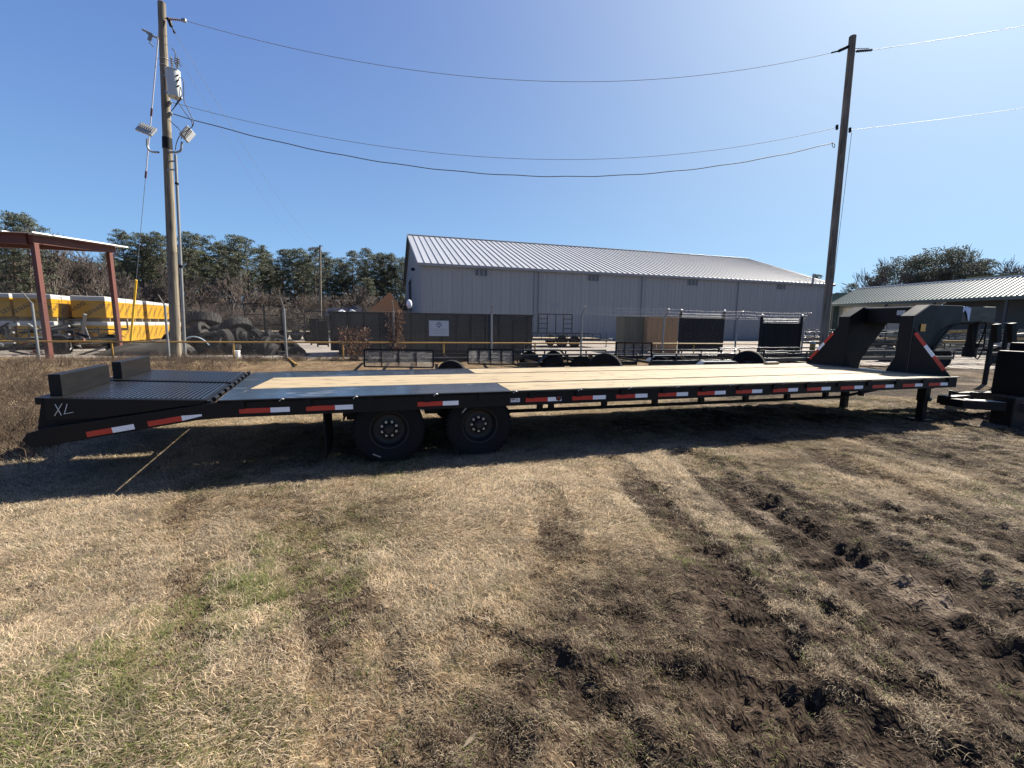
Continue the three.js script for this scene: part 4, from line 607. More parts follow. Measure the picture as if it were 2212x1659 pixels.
// heap of steel frames and pale beams at the left edge
{
  yt('black trailer with a white spoked wheel in the heap of frames at left', 20, 765, 16.4, 0.0, { L: 2.6, W: 1.9, deck: 0.62, rail: 0.95, wheels: [2.1], r: 0.36, fender: true, posts: 3 });
  yt('black trailer frame stacked crooked behind the canopy post', 10, 745, 19.5, -0.05, { L: 4.0, W: 2, deck: 0.95, rail: 1.35, wheels: [2.8], r: 0.36, posts: 4 });
  const lab = ['pale steel beam lying topmost in the frame heap at the left edge', 'pale steel beam across the black frames left of the canopy post', 'short pale beam at the left edge below the topmost one', 'pale beam lying on the ground under the frame heap', 'pale channel beside the canopy post at knee height', 'pale channel sloping across the frame heap', 'pale L shaped angle lying on the gravel right of the canopy post', 'pale beam near the white spoked wheel', 'pale beam low at the left edge behind the fence', 'thin pale bar lying in front of the frame heap'];
  [[0, 707, 40, 700, 17.5], [82, 726, 150, 722, 17.2], [0, 720, 30, 718, 17], [90, 790, 160, 789, 15.4], [105, 740, 150, 738, 16.8], [60, 700, 110, 730, 18], [300, 771, 350, 772, 18], [115, 710, 150, 704, 18.6], [0, 742, 32, 740, 16.6], [120, 784, 185, 784, 15.6]].forEach(([x0, y0, x1, y1, Z], i) => solo('steel_beam', bar(at(x0, y0, Z), at(x1, y1, Z), 0.08, i % 3 === 0 ? 0.12 : 0.07), M.galv, lab[i], 'beam'));
  for (let i = 0; i < 48; i++) { const px = rr(-20, 190), py = rr(694, 786), Z = rr(15.8, 19.5), a = at(px, py, Z), d = V(rr(-1, 1), rr(-0.25, 0.25), rr(-0.6, 0.6)).normalize().multiplyScalar(rr(0.4, 1.3)); solo('steel_bar', bar(a, a.clone().add(d), rr(0.04, 0.1), rr(0.04, 0.1)), i % 4 === 0 ? M.galv : i % 7 === 3 ? M.redSteel : M.black, 'loose steel bar lying criss cross in the frame heap at left', 'bar', 'loose bars in the frame heap'); }
  for (let i = 0; i < 7; i++) { const w = ['small black drum among the frames at left', 'dark axle hub among the frames at left', 'dark spare rim leaning on the frame heap', 'rusty red hub on the ground at left', 'dark coil of strap on the frame heap', 'black jack body standing in the frame heap', 'dark hub beside the white spoked wheel'][i]; const o = solo('axle_hub', merge([new THREE.CylinderGeometry(0.17, 0.17, 0.1, 18), new THREE.CylinderGeometry(0.07, 0.07, 0.26, 12)]), i === 3 ? M.redSteel : M.blackDull, w, 'hub'); o.position.copy(at(12 + i * 22, 712 + (i * 37) % 60, 16.6 + (i % 3))); o.rotation.set(rr(0, 3), rr(0, 3), 0); }
  const o = thing('alloy_wheel', 'bright white spoked wheel at the right end of the frame heap', 'wheel', at(138, 746, 16.4), 1.75); part('tyre', tyreGeo(0.34, 0.2, 0.22, 30), M.rubber, o); for (let i = 0; i < 10; i++) part('spoke', [bar(V(0.05 * Math.cos(i * 0.628), 0.05 * Math.sin(i * 0.628), 0.07), V(0.2 * Math.cos(i * 0.628), 0.2 * Math.sin(i * 0.628), 0.09), 0.035)], M.white, o); part('rim_ring', [new THREE.TorusGeometry(0.205, 0.02, 8, 30).translate(0, 0, 0.09)], M.white, o);
}
for (let i = 0; i < 40; i++) { const px = rr(1795, 2205), py = rr(712, 752), Z = rr(17, 29), a = at(px, py, Z), d = V(rr(0.7, 1), rr(-0.03, 0.03), rr(-0.4, 0.2)).normalize().multiplyScalar(rr(0.8, 3)); solo('steel_rail', bar(a, a.clone().add(d), rr(0.05, 0.09), rr(0.05, 0.12)), i % 5 === 0 ? M.yellowPipe : i % 3 === 0 ? M.galv : M.gloss, 'steel rail lying on the stacked trailer frames behind the gooseneck', 'rail', 'rails on the stacked trailer frames'); }
// front end of the next trailer at the right edge
{
  const q = onHeight(2196, 926, 0), o = thing('parked_trailer_front', 'front end of another black trailer with a V tongue and pins at the right edge', 'trailer', V(q.x, 0, q.z), 0.1), P = (n, g, m = M.black) => part(n, g, m, o), L = (x, y, Z) => { const v = at(x, y, Z).sub(o.position); return v.applyAxisAngle(V(0, 1, 0), -0.1); };
  P('jack_leg', [rbox(-0.12, 0.25, 0.0, 0.5, -0.3, 0.0, 0.02)]); P('upright_box', [rbox(0.44, 1.5, 0.46, 1.22, -0.75, -0.2, 0.03), rbox(0.6, 1.3, 1.2, 1.36, -0.7, -0.3, 0.02), box(0.62, 0.68, 0.5, 1.2, -0.2, -0.17), box(0.98, 1.04, 0.5, 1.2, -0.2, -0.17)]);
  for (const [x, y] of [[2153, 700], [2186, 698]]) P('upright_post', [bar(L(x, 740, 8.4), L(x, y, 8.4), 0.09)]);
  P('tongue_beam', [bar(L(2040, 864, 7.35), L(2165, 855, 8.2), 0.2, 0.14)]); P('tongue_beam', [bar(L(2075, 872, 7.15), L(2215, 880, 6.75), 0.2, 0.14)]); P('tongue_tip', [bar(L(2038, 866, 7.4), L(2085, 872, 7.1), 0.16, 0.13)]);
  const pale = mat('sunlit tongue top tone', C(0.4, 0.37, 0.33), 0.5, 0, { map: grimeTone }); P('tongue_lit_top', [bar(L(2048, 855.5, 7.35), L(2163, 846.5, 8.2), 0.17, 0.012), bar(L(2084, 863, 7.13), L(2208, 870.5, 6.77), 0.17, 0.012)], pale);  // pale strips added to stand for sunlight on the glossy black tongue tops
  for (const [x, y, Z] of [[2052, 851, 7.35], [2101, 855, 7.2], [2164, 866, 6.95]]) { const p = L(x, y, Z); P('pin', [rod(p.clone().add(V(0, -0.1, 0)), p.clone().add(V(0, 0.05, 0)), 0.018), rod(p.clone().add(V(0, 0.05, 0)), p.clone().add(V(0, 0.065, 0)), 0.035, 0.035, 10)]); }
  P('side_lamp', [rbox(0.46, 0.56, 0.86, 0.88, -0.21, -0.17, 0.006)], M.galv); P('cross_beam', [rbox(-0.1, 1.3, 0.34, 0.46, -0.95, -0.8, 0.01)]);
  const f = thing('black_equipment_post', 'pair of black steel posts with pale caps standing behind the right trailer front', 'post', onGround(at(2152, 760, 13)), 0); for (const x of [-0.2, 0.22]) { part('post_tube', [rod(V(x, 0, 0), V(x, 1.86, 0), 0.06, 0.06, 10)], M.black, f); part('cap', [rod(V(x, 1.86, 0), V(x, 1.89, 0), 0.08, 0.08, 10)], M.galv, f); } part('brace', [bar(V(-0.2, 0.5, 0), V(0.22, 1.1, 0), 0.05), bar(V(-0.2, 0.95, 0), V(0.22, 0.95, 0), 0.05)], M.black, f);
}
// leaves blown onto the grass
[[1015, 1606, 'curled brown dead leaf lying on the grass near the bottom edge'], [930, 1275, 'orange dead leaf on the grass below the wheels']].forEach(([x, y, l], i) => { const p = onHeight(x, y, 0), s = new THREE.Shape(); s.moveTo(0, -0.045); s.quadraticCurveTo(0.02, 0, 0, 0.05); s.quadraticCurveTo(-0.02, 0, 0, -0.045); const g = new THREE.ExtrudeGeometry(s, { depth: 0.001, bevelEnabled: false, curveSegments: 6 }).rotateX(-1.57), q = g.attributes.position; for (let k = 0; k < q.count; k++) q.setY(k, q.getY(k) + 3 * q.getX(k) ** 2 * 10 + 4 * q.getZ(k) ** 2); g.computeVertexNormals(); const o = solo('dead_leaf', g, mat('dead leaf ' + i, i === 1 ? C(0.2, 0.1, 0.03) : C(0.15, 0.115, 0.075), 0.8), l, 'leaf'); o.position.set(p.x, groundH(p.x, p.z) + 0.022, p.z); o.rotation.set(0.35, 2.4 + i * 1.3, 0.3); o.scale.setScalar(i ? 0.55 : 0.75); });
// dry weeds on the bank at left, dead vine on the fence
{
  const stems = (n, rad, len, wid) => { const g = []; for (let i = 0; i < n; i++) { const a = rr(0, 6.28), r = rad * Math.sqrt(rnd()), d = rr(0, 6.28), l = len * rr(0.4, 1.2), s = V(Math.cos(a) * r, -0.02, Math.sin(a) * r), k = rr(0.2, 0.9), m = s.clone().add(V(Math.cos(d) * l * k * 0.35, l * 0.6, Math.sin(d) * l * k * 0.35)), e = m.clone().add(V(Math.cos(d) * l * k * 0.5, l * rr(-0.15, 0.4), Math.sin(d) * l * k * 0.5)); g.push(rod(s, m, wid, wid * 0.7, 3, true), rod(m, e, wid * 0.7, wid * 0.25, 3, true)); } return merge(g); };
  const kinds = [stems(14, 0.16, 0.42, 0.004), stems(10, 0.12, 0.7, 0.0035), stems(18, 0.2, 0.26, 0.005)], m = mat('dry weed stem', C(0.42, 0.4, 0.38), 0.9), list = kinds.map(() => []);
  for (let i = 0; i < 7000; i++) { const s = rr(-13, -4.6), t = rr(0.9, 12); const p = fromTr(s, t); const d = smooth(-5.7, -6.9, s + 0.05 * t) * smooth(0.6, 1.8, t + (-5.7 - s) * 0.9) * (1 - 0.75 * smooth(4.5, 7, t)); if (rnd() > d * (0.35 + fbm(p.x, p.z, 3))) continue; list[i % 3].push([p.x, gh(p.x, p.z), p.z]); }
  for (let i = 0; i < 900; i++) { const px = rr(200, 1500), p = at(px, 760, fenceZ(px) + rr(-0.8, 0.5)); if (rnd() < fbm(p.x * 1.3, 5, 3)) list[2].push([p.x, gh(p.x, p.z), p.z]); }
  const w = new THREE.Group(); w.name = 'dry_weeds'; w.userData = { kind: 'stuff', label: 'tangle of dry brown weeds on the bank behind the trailer tail' }; scene.add(w);
  const mtx = new THREE.Matrix4(), q = new THREE.Quaternion(), c = new THREE.Color();
  list.forEach((l, k) => { const im = new THREE.InstancedMesh(kinds[k], m, l.length); im.name = ['weed_clump', 'tall_weed', 'low_weed'][k]; im.userData.kind = 'stuff'; l.forEach((p, i) => { const s = rr(0.45, 1.05), t = rr(0.45, 1.1); mtx.compose(V(...p), q.setFromEuler(new THREE.Euler(rr(-0.7, 0.7), rr(0, 6.28), rr(-0.7, 0.7))), V(s, s * rr(0.7, 1.2), s)); im.setMatrixAt(i, mtx); im.setColorAt(i, c.setRGB(0.2 * t, 0.135 * t, 0.085 * t)); }); w.add(im); });
  const vine = (label, px, Z, w0, h, y) => { const b = onGround(at(px, 770, Z)), o = thing('dead_vine', label, 'vine', b), st = [], lf = []; for (let i = 0; i < 12; i++) { let p = V(rr(-0.15, 0.15), 0, rr(-0.05, 0.05)); const pts = [p]; for (let k = 1; k < 7; k++) { p = p.clone().add(V(rr(-w0, w0) * 0.35, h / 6, rr(-0.06, 0.06))); p.x = clamp(p.x, -w0, w0); pts.push(p); for (let e = 0; e < 16; e++) { const a = p.clone().add(V(rr(-0.14, 0.14), rr(-0.2, 0.1), rr(-0.08, 0.08))); lf.push(new THREE.PlaneGeometry(rr(0.015, 0.035), rr(0.03, 0.07)).rotateX(rr(0, 3)).rotateY(rr(0, 3)).translate(a.x, a.y, a.z)); } } st.push(tube(pts, 0.006, 4)); } part('stem', st, mat('vine stem', C(0.09, 0.06, 0.045), 0.9), o); part('leaves', lf, mat('dead leaf', C(0.17, 0.09, 0.05), 0.9, 0, { side: THREE.DoubleSide }), o, 'stuff'); };
  vine('dead brown vine climbing the fence post before the black container', 855, fenceZ(855) - 0.1, 0.3, 1.75); vine('dead brown vine leaning along the yellow rail left of the mesh ramp', 770, fenceZ(770) - 0.2, 0.55, 1.1);
}

// ---------- grey metal building ----------
{
  const TURN = 0.2938, o3 = at(912, 700, 38.8), B = thing('metal_building', 'large grey metal building with a ribbed silver roof behind the yard', 'building', V(o3.x, 0.15, o3.z), TURN), LEN = 48.7, DEP = 27, EAVE = 6.75, RIDGE = 11.55;
  const P = (n, g, m, p = B) => part(n, g, m, p);
  const loc = (x, y) => { const d = ray(x, y).applyAxisAngle(V(0, 1, 0), -TURN), c = V(0, CAM_H, 0).sub(B.position).applyAxisAngle(V(0, 1, 0), -TURN), t = -c.z / d.z; return c.addScaledVector(d, t); };   // where a sight line meets the front wall
  const grey = [0, 1, 2].map((i) => mat('grey wall sheet ' + i, C(0.225 + 0.005 * i, 0.222 + 0.005 * i, 0.222 + 0.005 * i), 0.5)), roofM = [0, 1, 2].map((i) => mat('silver roof sheet ' + i, C(0.32 + 0.015 * i, 0.325 + 0.015 * i, 0.33 + 0.015 * i), 0.36, 0.12)), trim = mat('dark grey trim', C(0.2, 0.205, 0.22), 0.5), seam = mat('roof rib', C(0.2, 0.205, 0.215), 0.4, 0.2);
  const sheet = (w, h) => { const p = [[0, 0]]; for (const r of [0.08, 0.5, 0.92]) p.push([w * r - 0.05, 0], [w * r - 0.02, 0.022], [w * r + 0.02, 0.022], [w * r + 0.05, 0]); p.push([w, 0], [w, -0.03], [0, -0.03]); return prism(p, 0, h).rotateX(-Math.PI / 2); };   // ribs along y, face towards +z after the turn
  const wallSheet = (w, h) => { const g = sheet(w, h); const q = g.attributes.position; for (let i = 0; i < q.count; i++) q.setZ(i, -q.getZ(i)); const ix = []; const n = q.count; const arr = new Float32Array(n * 3), uv = new Float32Array(n * 2); for (let t = 0; t < n; t += 3) [0, 2, 1].forEach((k, j) => { arr.set([q.getX(t + k), q.getY(t + k), q.getZ(t + k)], (t + j) * 3); uv.set([q.getX(t + k) * 0.2, q.getY(t + k) * 0.1], (t + j) * 2); }); const r = new THREE.BufferGeometry(); r.setAttribute('position', new THREE.BufferAttribute(arr, 3)); r.setAttribute('uv', new THREE.BufferAttribute(uv, 2)); r.computeVertexNormals(); return r; };
  const front = new THREE.Group(); front.name = 'wall'; B.add(front);
  const N = 53, w = LEN / N, gs = wallSheet(w - 0.006, EAVE); for (let i = 0; i < N; i++) part('wall_panel', gs, grey[(i * 7) % 3], front).position.set(i * w, 0, 0);
  const gable = new THREE.Group(); gable.name = 'gable_wall'; gable.rotation.y = -Math.PI / 2; gable.position.set(0, 0, -DEP); B.add(gable);
  const NG = 30, wg = DEP / NG; for (let i = 0; i < NG; i++) { const u = (i + 0.5) * wg, h = EAVE + (RIDGE - EAVE) * (1 - Math.abs(u - DEP / 2) / (DEP / 2)) - 0.12; const door = u > 8.2 && u < 13.6; const g = wallSheet(wg - 0.006, door ? h - 6.6 : h); part('wall_panel', g, grey[i % 3], gable).position.set(i * wg, door ? 6.6 : 0, 0); }
  part('roll_door', [box(8.1, 13.5, 0, 6.6, -0.14, -0.08)], M.blackDull, gable); part('door_frame', [box(7.95, 8.1, 0, 6.75, -0.05, 0.06), box(13.5, 13.65, 0, 6.75, -0.05, 0.06), box(8.1, 13.5, 6.6, 6.75, -0.05, 0.06)], trim, gable);
  part('flood_light', [rbox(19.4, 19.8, 6.9, 7.15, 0.05, 0.4, 0.02)], M.blackDull, gable);
  P('back_wall', [box(0, LEN, 0, EAVE, -DEP - 0.05, -DEP)], grey[0]); P('end_wall', [prism([[0, 0], [DEP, 0], [DEP, EAVE], [DEP / 2, RIDGE - 0.1], [0, EAVE]], 0, 0.05).rotateY(Math.PI / 2).translate(LEN, 0, 0)], grey[1]);
  // roof: front slope sheet by sheet
  const roof = new THREE.Group(); roof.name = 'roof'; B.add(roof);
  const OH = 0.35, NR = 80, wr = (LEN + 2 * OH) / NR, sl = Math.atan2(RIDGE - EAVE, DEP / 2), len = Math.hypot(RIDGE - EAVE, DEP / 2) + OH / Math.cos(sl), gp = new THREE.BoxGeometry(wr - 0.012, 0.03, len), gsm = prism([[-0.035, 0], [-0.022, 0.075], [0.022, 0.075], [0.035, 0]], 0, len);
  for (let i = 0; i < NR; i++) { const x = -OH + (i + 0.5) * wr, m = part('roof_panel', gp, roofM[(i * 5) % 3], roof); m.rotation.x = sl; const c = V(x, (RIDGE + EAVE - OH * Math.tan(sl)) / 2 + 0.06, (-DEP / 2 + OH) / 2); m.position.copy(c); const s = part('standing_seam', gsm, seam, roof); s.rotation.x = sl; s.position.set(x - wr / 2, c.y + Math.sin(sl) * -(len / 2) + 0.02, c.z + Math.cos(sl) * 0 - len / 2 * Math.cos(sl)); s.position.y = c.y + Math.sin(sl) * len / 2 + 0.015; s.position.z = c.z - Math.cos(sl) * len / 2; }
  part('back_slope', [box(-OH, LEN + OH, -0.015, 0.015, -len / 2, len / 2).rotateX(-sl).translate(0, (RIDGE + EAVE - OH * Math.tan(sl)) / 2 + 0.06, -DEP * 0.75 - OH / 2)], roofM[0], roof);
  part('ridge_cap', [rbox(-OH, LEN + OH, RIDGE + 0.05, RIDGE + 0.14, -DEP / 2 - 0.25, -DEP / 2 + 0.25, 0.03)], roofM[2], roof);
  for (const x of [-OH - 0.03, LEN + OH + 0.03]) part('rake_trim', [bar(V(x, EAVE - OH * Math.tan(sl) - 0.02, OH), V(x, RIDGE + 0.05, -DEP / 2), 0.06, 0.24), bar(V(x, EAVE - OH * Math.tan(sl) - 0.02, -DEP - OH), V(x, RIDGE + 0.05, -DEP / 2), 0.06, 0.24)], trim, roof);
  P('gutter', [rbox(-OH, LEN + OH, EAVE - 0.28, EAVE - 0.08, 0.06, 0.34, 0.02)], trim); P('corner_trim', [box(-0.05, 0.12, 0, EAVE - 0.28, 0.036, 0.06), box(-0.06, -0.036, 0, EAVE, -0.2, 0.06)], trim); P('base_trim', [box(0, LEN, 0, 0.12, 0.037, 0.05)], trim);
  for (const x of [1154, 1164, 1386, 1593]) { const q = loc(x, 640); P('downspout', [rbox(q.x - 0.06, q.x + 0.06, 0.1, EAVE - 0.25, 0.04, 0.16, 0.01)], trim); }
  for (const [a, b] of [[1026, 1054.5], [1270, 1295], [1487, 1509.5], [1681, 1699.5]]) { const s0 = loc(a, 585).x, s1 = loc(b, 592).x, gw = (s1 - s0) / 3; for (let k = 0; k < 3; k++) { const x0 = s0 + k * gw + 0.05, x1 = x0 + gw - 0.16, f = P('window', [box(x0 - 0.04, x1 + 0.04, EAVE - 0.94, EAVE - 0.9, 0.03, 0.075), box(x0 - 0.04, x1 + 0.04, EAVE - 0.36, EAVE - 0.32, 0.03, 0.075), box(x0 - 0.04, x0, EAVE - 0.9, EAVE - 0.36, 0.03, 0.075), box(x1, x1 + 0.04, EAVE - 0.9, EAVE - 0.36, 0.03, 0.075)], grey[2]); part('pane', [box(x0, x1, EAVE - 0.9, EAVE - 0.36, 0.036, 0.05)], mat('dark louvre', C(0.05, 0.055, 0.065), 0.3), f); } }
  { const q = loc(1699, 600); P('roof_vent', [rod(V(q.x + 3.6, EAVE - 0.3, 0.4), V(q.x + 3.6, EAVE + 1.0, 0.4), 0.12, 0.12, 12)], trim); }
  { const q = loc(1199, 659); P('wall_plate', [box(q.x - 0.35, q.x + 0.35, q.y - 0.25, q.y + 0.2, 0.036, 0.05)], trim); }
}
// ---------- low shed with a green-white ribbed roof, small shed behind ----------
{
  const dir = V(-0.247, 0, -0.969), P0 = at(1795, 657, 57), T = Math.atan2(0.969, -0.247) , H = P0.y, S = thing('low_shed', 'low shed with pale ribbed metal roof and dark porch at right', 'shed', V(P0.x, 0.1, P0.z), 0), P = (n, g, m, p = S) => part(n, g, m, p);
  S.rotation.y = -Math.atan2(0.969, 0.247); // local x runs towards the camera along the eave
  const ux = V(1, 0, 0).applyAxisAngle(V(0, 1, 0), S.rotation.y); if (ux.dot(dir) > 0) S.rotation.y += Math.PI;
  const zr = V(0, 0, 1).applyAxisAngle(V(0, 1, 0), S.rotation.y), back = zr.dot(V(0.969, 0, -0.247)) > 0 ? 1 : -1, L = 46, RUN = 4.5, RISE = 2.15, e = H - 0.1;
  const pale = [0, 1].map((i) => mat('pale green roof sheet ' + i, C(0.36 + 0.03 * i, 0.42 + 0.03 * i, 0.36 + 0.03 * i), 0.35, 0.1)), rib = mat('shadow toned roof rib', C(0.07, 0.09, 0.08), 0.5), rust = mat('rust stained roof sheet', C(0.5, 0.44, 0.38), 0.6, 0, { map: grimeTone }), wallM = mat('pale shed wall', C(0.42, 0.43, 0.42), 0.6, 0, { map: grimeTone }), dark = mat('dark porch boards', C(0.06, 0.065, 0.06), 0.8);  // ribs coloured dark to paint in the shadows they cast on the sheets
  const roof = new THREE.Group(); roof.name = 'roof'; S.add(roof); const sl = Math.atan2(RISE, RUN), len = Math.hypot(RISE, RUN), n = 120, w = L / n;
  for (let i = 0; i < n; i++) { const x = (i + 0.5) * w, m = part('roof_panel', new THREE.BoxGeometry(w - 0.02, 0.03, len), x > 27 && i % 3 ? rust : pale[i % 2], roof); m.position.set(x, e + RISE / 2, back * RUN / 2); m.rotation.x = -back * sl; const r = part('shadow_toned_rib', new THREE.BoxGeometry(0.1, 0.09, len), rib, roof); r.position.set(x - w / 2, e + RISE / 2 + 0.06, back * RUN / 2); r.rotation.x = -back * sl; }
  part('back_slope', [new THREE.BoxGeometry(L, 0.03, len).rotateX(back * sl).translate(L / 2, e + RISE / 2, back * RUN * 1.5)], pale[0], roof); part('ridge_cap', [box(-0.2, L, e + RISE, e + RISE + 0.1, back * RUN - 0.2, back * RUN + 0.2)], M.whiteMetal, roof);
  P('eave_board', [box(-0.1, L, e - 0.3, e - 0.02, back * -0.02, back * 0.08)], rib);
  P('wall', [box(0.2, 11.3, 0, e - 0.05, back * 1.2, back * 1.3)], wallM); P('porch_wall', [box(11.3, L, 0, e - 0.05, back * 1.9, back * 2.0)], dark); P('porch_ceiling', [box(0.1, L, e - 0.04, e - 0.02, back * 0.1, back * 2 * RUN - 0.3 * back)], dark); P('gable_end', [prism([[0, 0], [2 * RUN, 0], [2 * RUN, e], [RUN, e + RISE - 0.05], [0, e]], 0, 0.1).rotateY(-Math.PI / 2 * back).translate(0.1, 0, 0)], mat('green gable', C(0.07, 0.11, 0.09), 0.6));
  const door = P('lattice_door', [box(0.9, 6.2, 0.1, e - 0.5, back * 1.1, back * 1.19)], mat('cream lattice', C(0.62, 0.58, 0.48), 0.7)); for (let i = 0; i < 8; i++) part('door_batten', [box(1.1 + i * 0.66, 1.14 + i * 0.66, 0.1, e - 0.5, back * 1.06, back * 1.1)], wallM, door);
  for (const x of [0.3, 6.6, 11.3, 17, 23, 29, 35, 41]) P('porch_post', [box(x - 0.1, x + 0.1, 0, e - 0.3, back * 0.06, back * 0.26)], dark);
  P('chimney_block', [box(9.5, 17, e + RISE - 0.2, e + RISE + 0.6, back * (RUN + 3.0), back * (RUN + 5.5))], mat('olive upper roof', C(0.07, 0.073, 0.05), 0.8)).name = 'upper_roof';
  const q = at(1800, 655, 66), K = thing('green_shed', 'small dark green shed with a pale roof edge between the pole and the low shed', 'shed', V(q.x - 1, 0.1, q.z), 0.2);
  part('wall', [box(-3, 6, 0, 5.0, -6, 0)], mat('dark green cladding', C(0.05, 0.085, 0.07), 0.7), K); part('gable_end', [prism([[-3, 5.0], [6, 5.0], [4.6, 6.9], [1.5, 6.9]], -0.1, 0.02)], mat('dark green gable', C(0.045, 0.08, 0.065), 0.7), K); for (let i = 0; i < 9; i++) part('roof_panel', [bar(V(-3 + i * 0.5, 5.05 + 0.42 * i * 0.5, 0.1), V(-3 + i * 0.5, 5.05 + 0.42 * i * 0.5, -6.1), 0.42, 0.05)], pale[i % 2], K);
}
// ---------- utility poles, lamps, transformer, wires ----------
const poleWood = (() => { const map = dataTex(256, 1024, (u, v) => { const g = tfbm(u, v * 0.2, 14, 4, 101), c = Math.pow(tnoise(u, v * 0.25, 40, 103), 3), k = 110 + 90 * g - 70 * c; return [byte(k * 1.0), byte(k * 0.93), byte(k * 0.82)]; }); map.repeat.set(1, 3); return mat('weathered pole wood', C(0.55, 0.54, 0.52), 0.9, 0, { map, bumpMap: map, bumpScale: 0.012 }); })();
function pole(parent, base, top, r0, r1, name = 'shaft') { const m = part(name, [rod(base, top, r0, r1, 20)], poleWood, parent); return m; }
{
  const b = V(0, 0, 0), baseW = (() => { const p = at(380, 770, 15.5); return V(p.x, gh(p.x, p.z), p.z); })(), o = thing('utility_pole', 'tall wooden utility pole with transformer and two floodlights at left', 'utility pole', baseW), L = (x, y, Z = 15.5) => at(x, y, Z).sub(baseW), P = (n, g, m, p = o) => part(n, g, m, p);
  const top = L(349, 6); pole(o, b.clone().add(V(0, -0.2, 0)), top, 0.165, 0.108);
  const on = (y) => { const t = (y - 770) / (6 - 770); const p = L(380 + (349 - 380) * t, y); return p; };                 // a point on the shaft axis by height
  P('pole_cap', [new THREE.SphereGeometry(0.108, 16, 8, 0, 6.3, 0, 1.57).scale(1, 0.35, 1).translate(top.x, top.y, top.z)], poleWood);
  // long insulator to the right, hanging arrester, cutout to the left
  const ins = (a, c, n, r) => { const g = [rod(a, c, 0.014)], d = c.clone().sub(a); for (let i = 1; i < n; i++) { const p = a.clone().addScaledVector(d, i / n); g.push(rod(p, p.clone().addScaledVector(d, 0.25 / n), r, r * 0.6, 10)); } return g; };
  const clay = mat('brown glazed insulator', C(0.1, 0.055, 0.04), 0.3), greyIns = mat('grey insulator', C(0.2, 0.21, 0.22), 0.4);
  P('strain_insulator', ins(on(42).add(V(0.12, 0, 0.05)), L(397, 44), 9, 0.045), clay); P('clamp', [rbox(-0.06, 0.06, -0.05, 0.05, -0.04, 0.04, 0.01).translate(L(398, 44).x, L(398, 44).y, L(398, 44).z)], M.galv);
  P('arrester', [rod(L(364, 40), L(370, 57), 0.06, 0.05, 10), rod(L(370, 57), L(375, 66), 0.02)], M.blackDull); P('dangling_clamp', [rod(L(376, 66), L(377, 72), 0.025), bar(L(375, 70), L(378, 68), 0.05)], M.blackDull);
  P('cutout', [rod(L(308, 64), L(324, 72), 0.035, 0.04, 10), rod(L(318, 72), L(340, 82), 0.03), rod(L(327, 72), L(322, 88), 0.06, 0.05, 10), rod(L(323, 92), L(331, 100), 0.02)], greyIns);
  for (const y of [128, 142]) P('band', [new THREE.TorusGeometry(0.12, 0.012, 6, 20).rotateX(1.57).translate(on(y / 1).x, on(y).y, on(y).z)], M.galv);
  // transformer
  const tc = L(376, 182, 15.35), tank = P('transformer', [new THREE.CylinderGeometry(0.2, 0.19, 0.82, 28).translate(tc.x, tc.y, tc.z), new THREE.CylinderGeometry(0.207, 0.207, 0.03, 28).translate(tc.x, tc.y + 0.4, tc.z)], mat('pale transformer paint', C(0.4, 0.42, 0.42), 0.4));
  part('lid', [new THREE.SphereGeometry(0.2, 24, 8, 0, 6.3, 0, 1.57).scale(1, 0.25, 1).translate(tc.x, tc.y + 0.41, tc.z)], tank.material, tank);
  for (const [dx, dz, h, r] of [[-0.01, 0, 0.42, 0.055], [0.2, 0.08, 0.36, 0.07]]) part('bushing', ins(V(tc.x + dx, tc.y + 0.42, tc.z + dz), V(tc.x + dx + dx * 0.3, tc.y + 0.42 + h, tc.z + dz), 6, r), greyIns, tank);
  for (const y of [0.2, 0.05, -0.12]) part('terminal', [rod(V(tc.x + 0.17, tc.y + y, tc.z + 0.1), V(tc.x + 0.27, tc.y + y + 0.02, tc.z + 0.13), 0.022)], M.blackDull, tank); P('tank_bracket', [bar(V(tc.x - 0.3, tc.y + 0.25, tc.z), V(tc.x, tc.y + 0.25, tc.z), 0.06), bar(V(tc.x - 0.3, tc.y - 0.25, tc.z), V(tc.x, tc.y - 0.25, tc.z), 0.06)], M.galv);
  for (const pts of [[[384, 165], [395, 172], [397, 195], [398, 218], [412, 248], [418, 268], [405, 283]], [[390, 188], [393, 205], [380, 225], [375, 235]], [[376, 206], [386, 222], [401, 245], [414, 262], [416, 275]], [[371, 105], [378, 112], [378, 138], [384, 134], [392, 143]], [[366, 260], [377, 270], [390, 283], [392, 300]], [[370, 240], [383, 224], [392, 212]], [[398, 283], [389, 292], [381, 310], [379, 325]]]) P('service_cable', [tube(pts.map(([x, y]) => L(x, y, 15.35)), 0.013, 5)], M.wire);
  for (const y of [222, 246]) P('spool_insulator', [rod(on(y).add(V(0.16, 0.05, 0)), on(y).add(V(0.16, -0.05, 0)), 0.045, 0.045, 10), bar(on(y), on(y).add(V(0.22, 0, 0)), 0.03)], greyIns);
  P('metal_sleeve', [rod(on(322), on(298), 0.144, 0.141, 20)], M.blackDull);
  // two floodlights on bent arms
  const arm = (pts) => tube(pts.map(([x, y]) => L(x, y, 15.4)), 0.032, 8); const white = mat('pale lamp housing', C(0.26, 0.265, 0.265), 0.45);
  const lampA = P('floodlight_arm', [arm([[343, 329], [326, 327], [319, 318], [318, 300]])], M.galv), hA = part('lamp_housing', [rbox(-0.3, 0.3, -0.22, 0.22, -0.05, 0.05, 0.03), ...[...Array(7)].map((_, i) => box(-0.24 + i * 0.075, -0.215 + i * 0.075, -0.05, 0.2, 0.05, 0.09))], white, lampA); hA.position.copy(L(316, 280, 15.4)); hA.rotation.set(-0.5, 0.35, -0.2); hA.scale.setScalar(0.82);
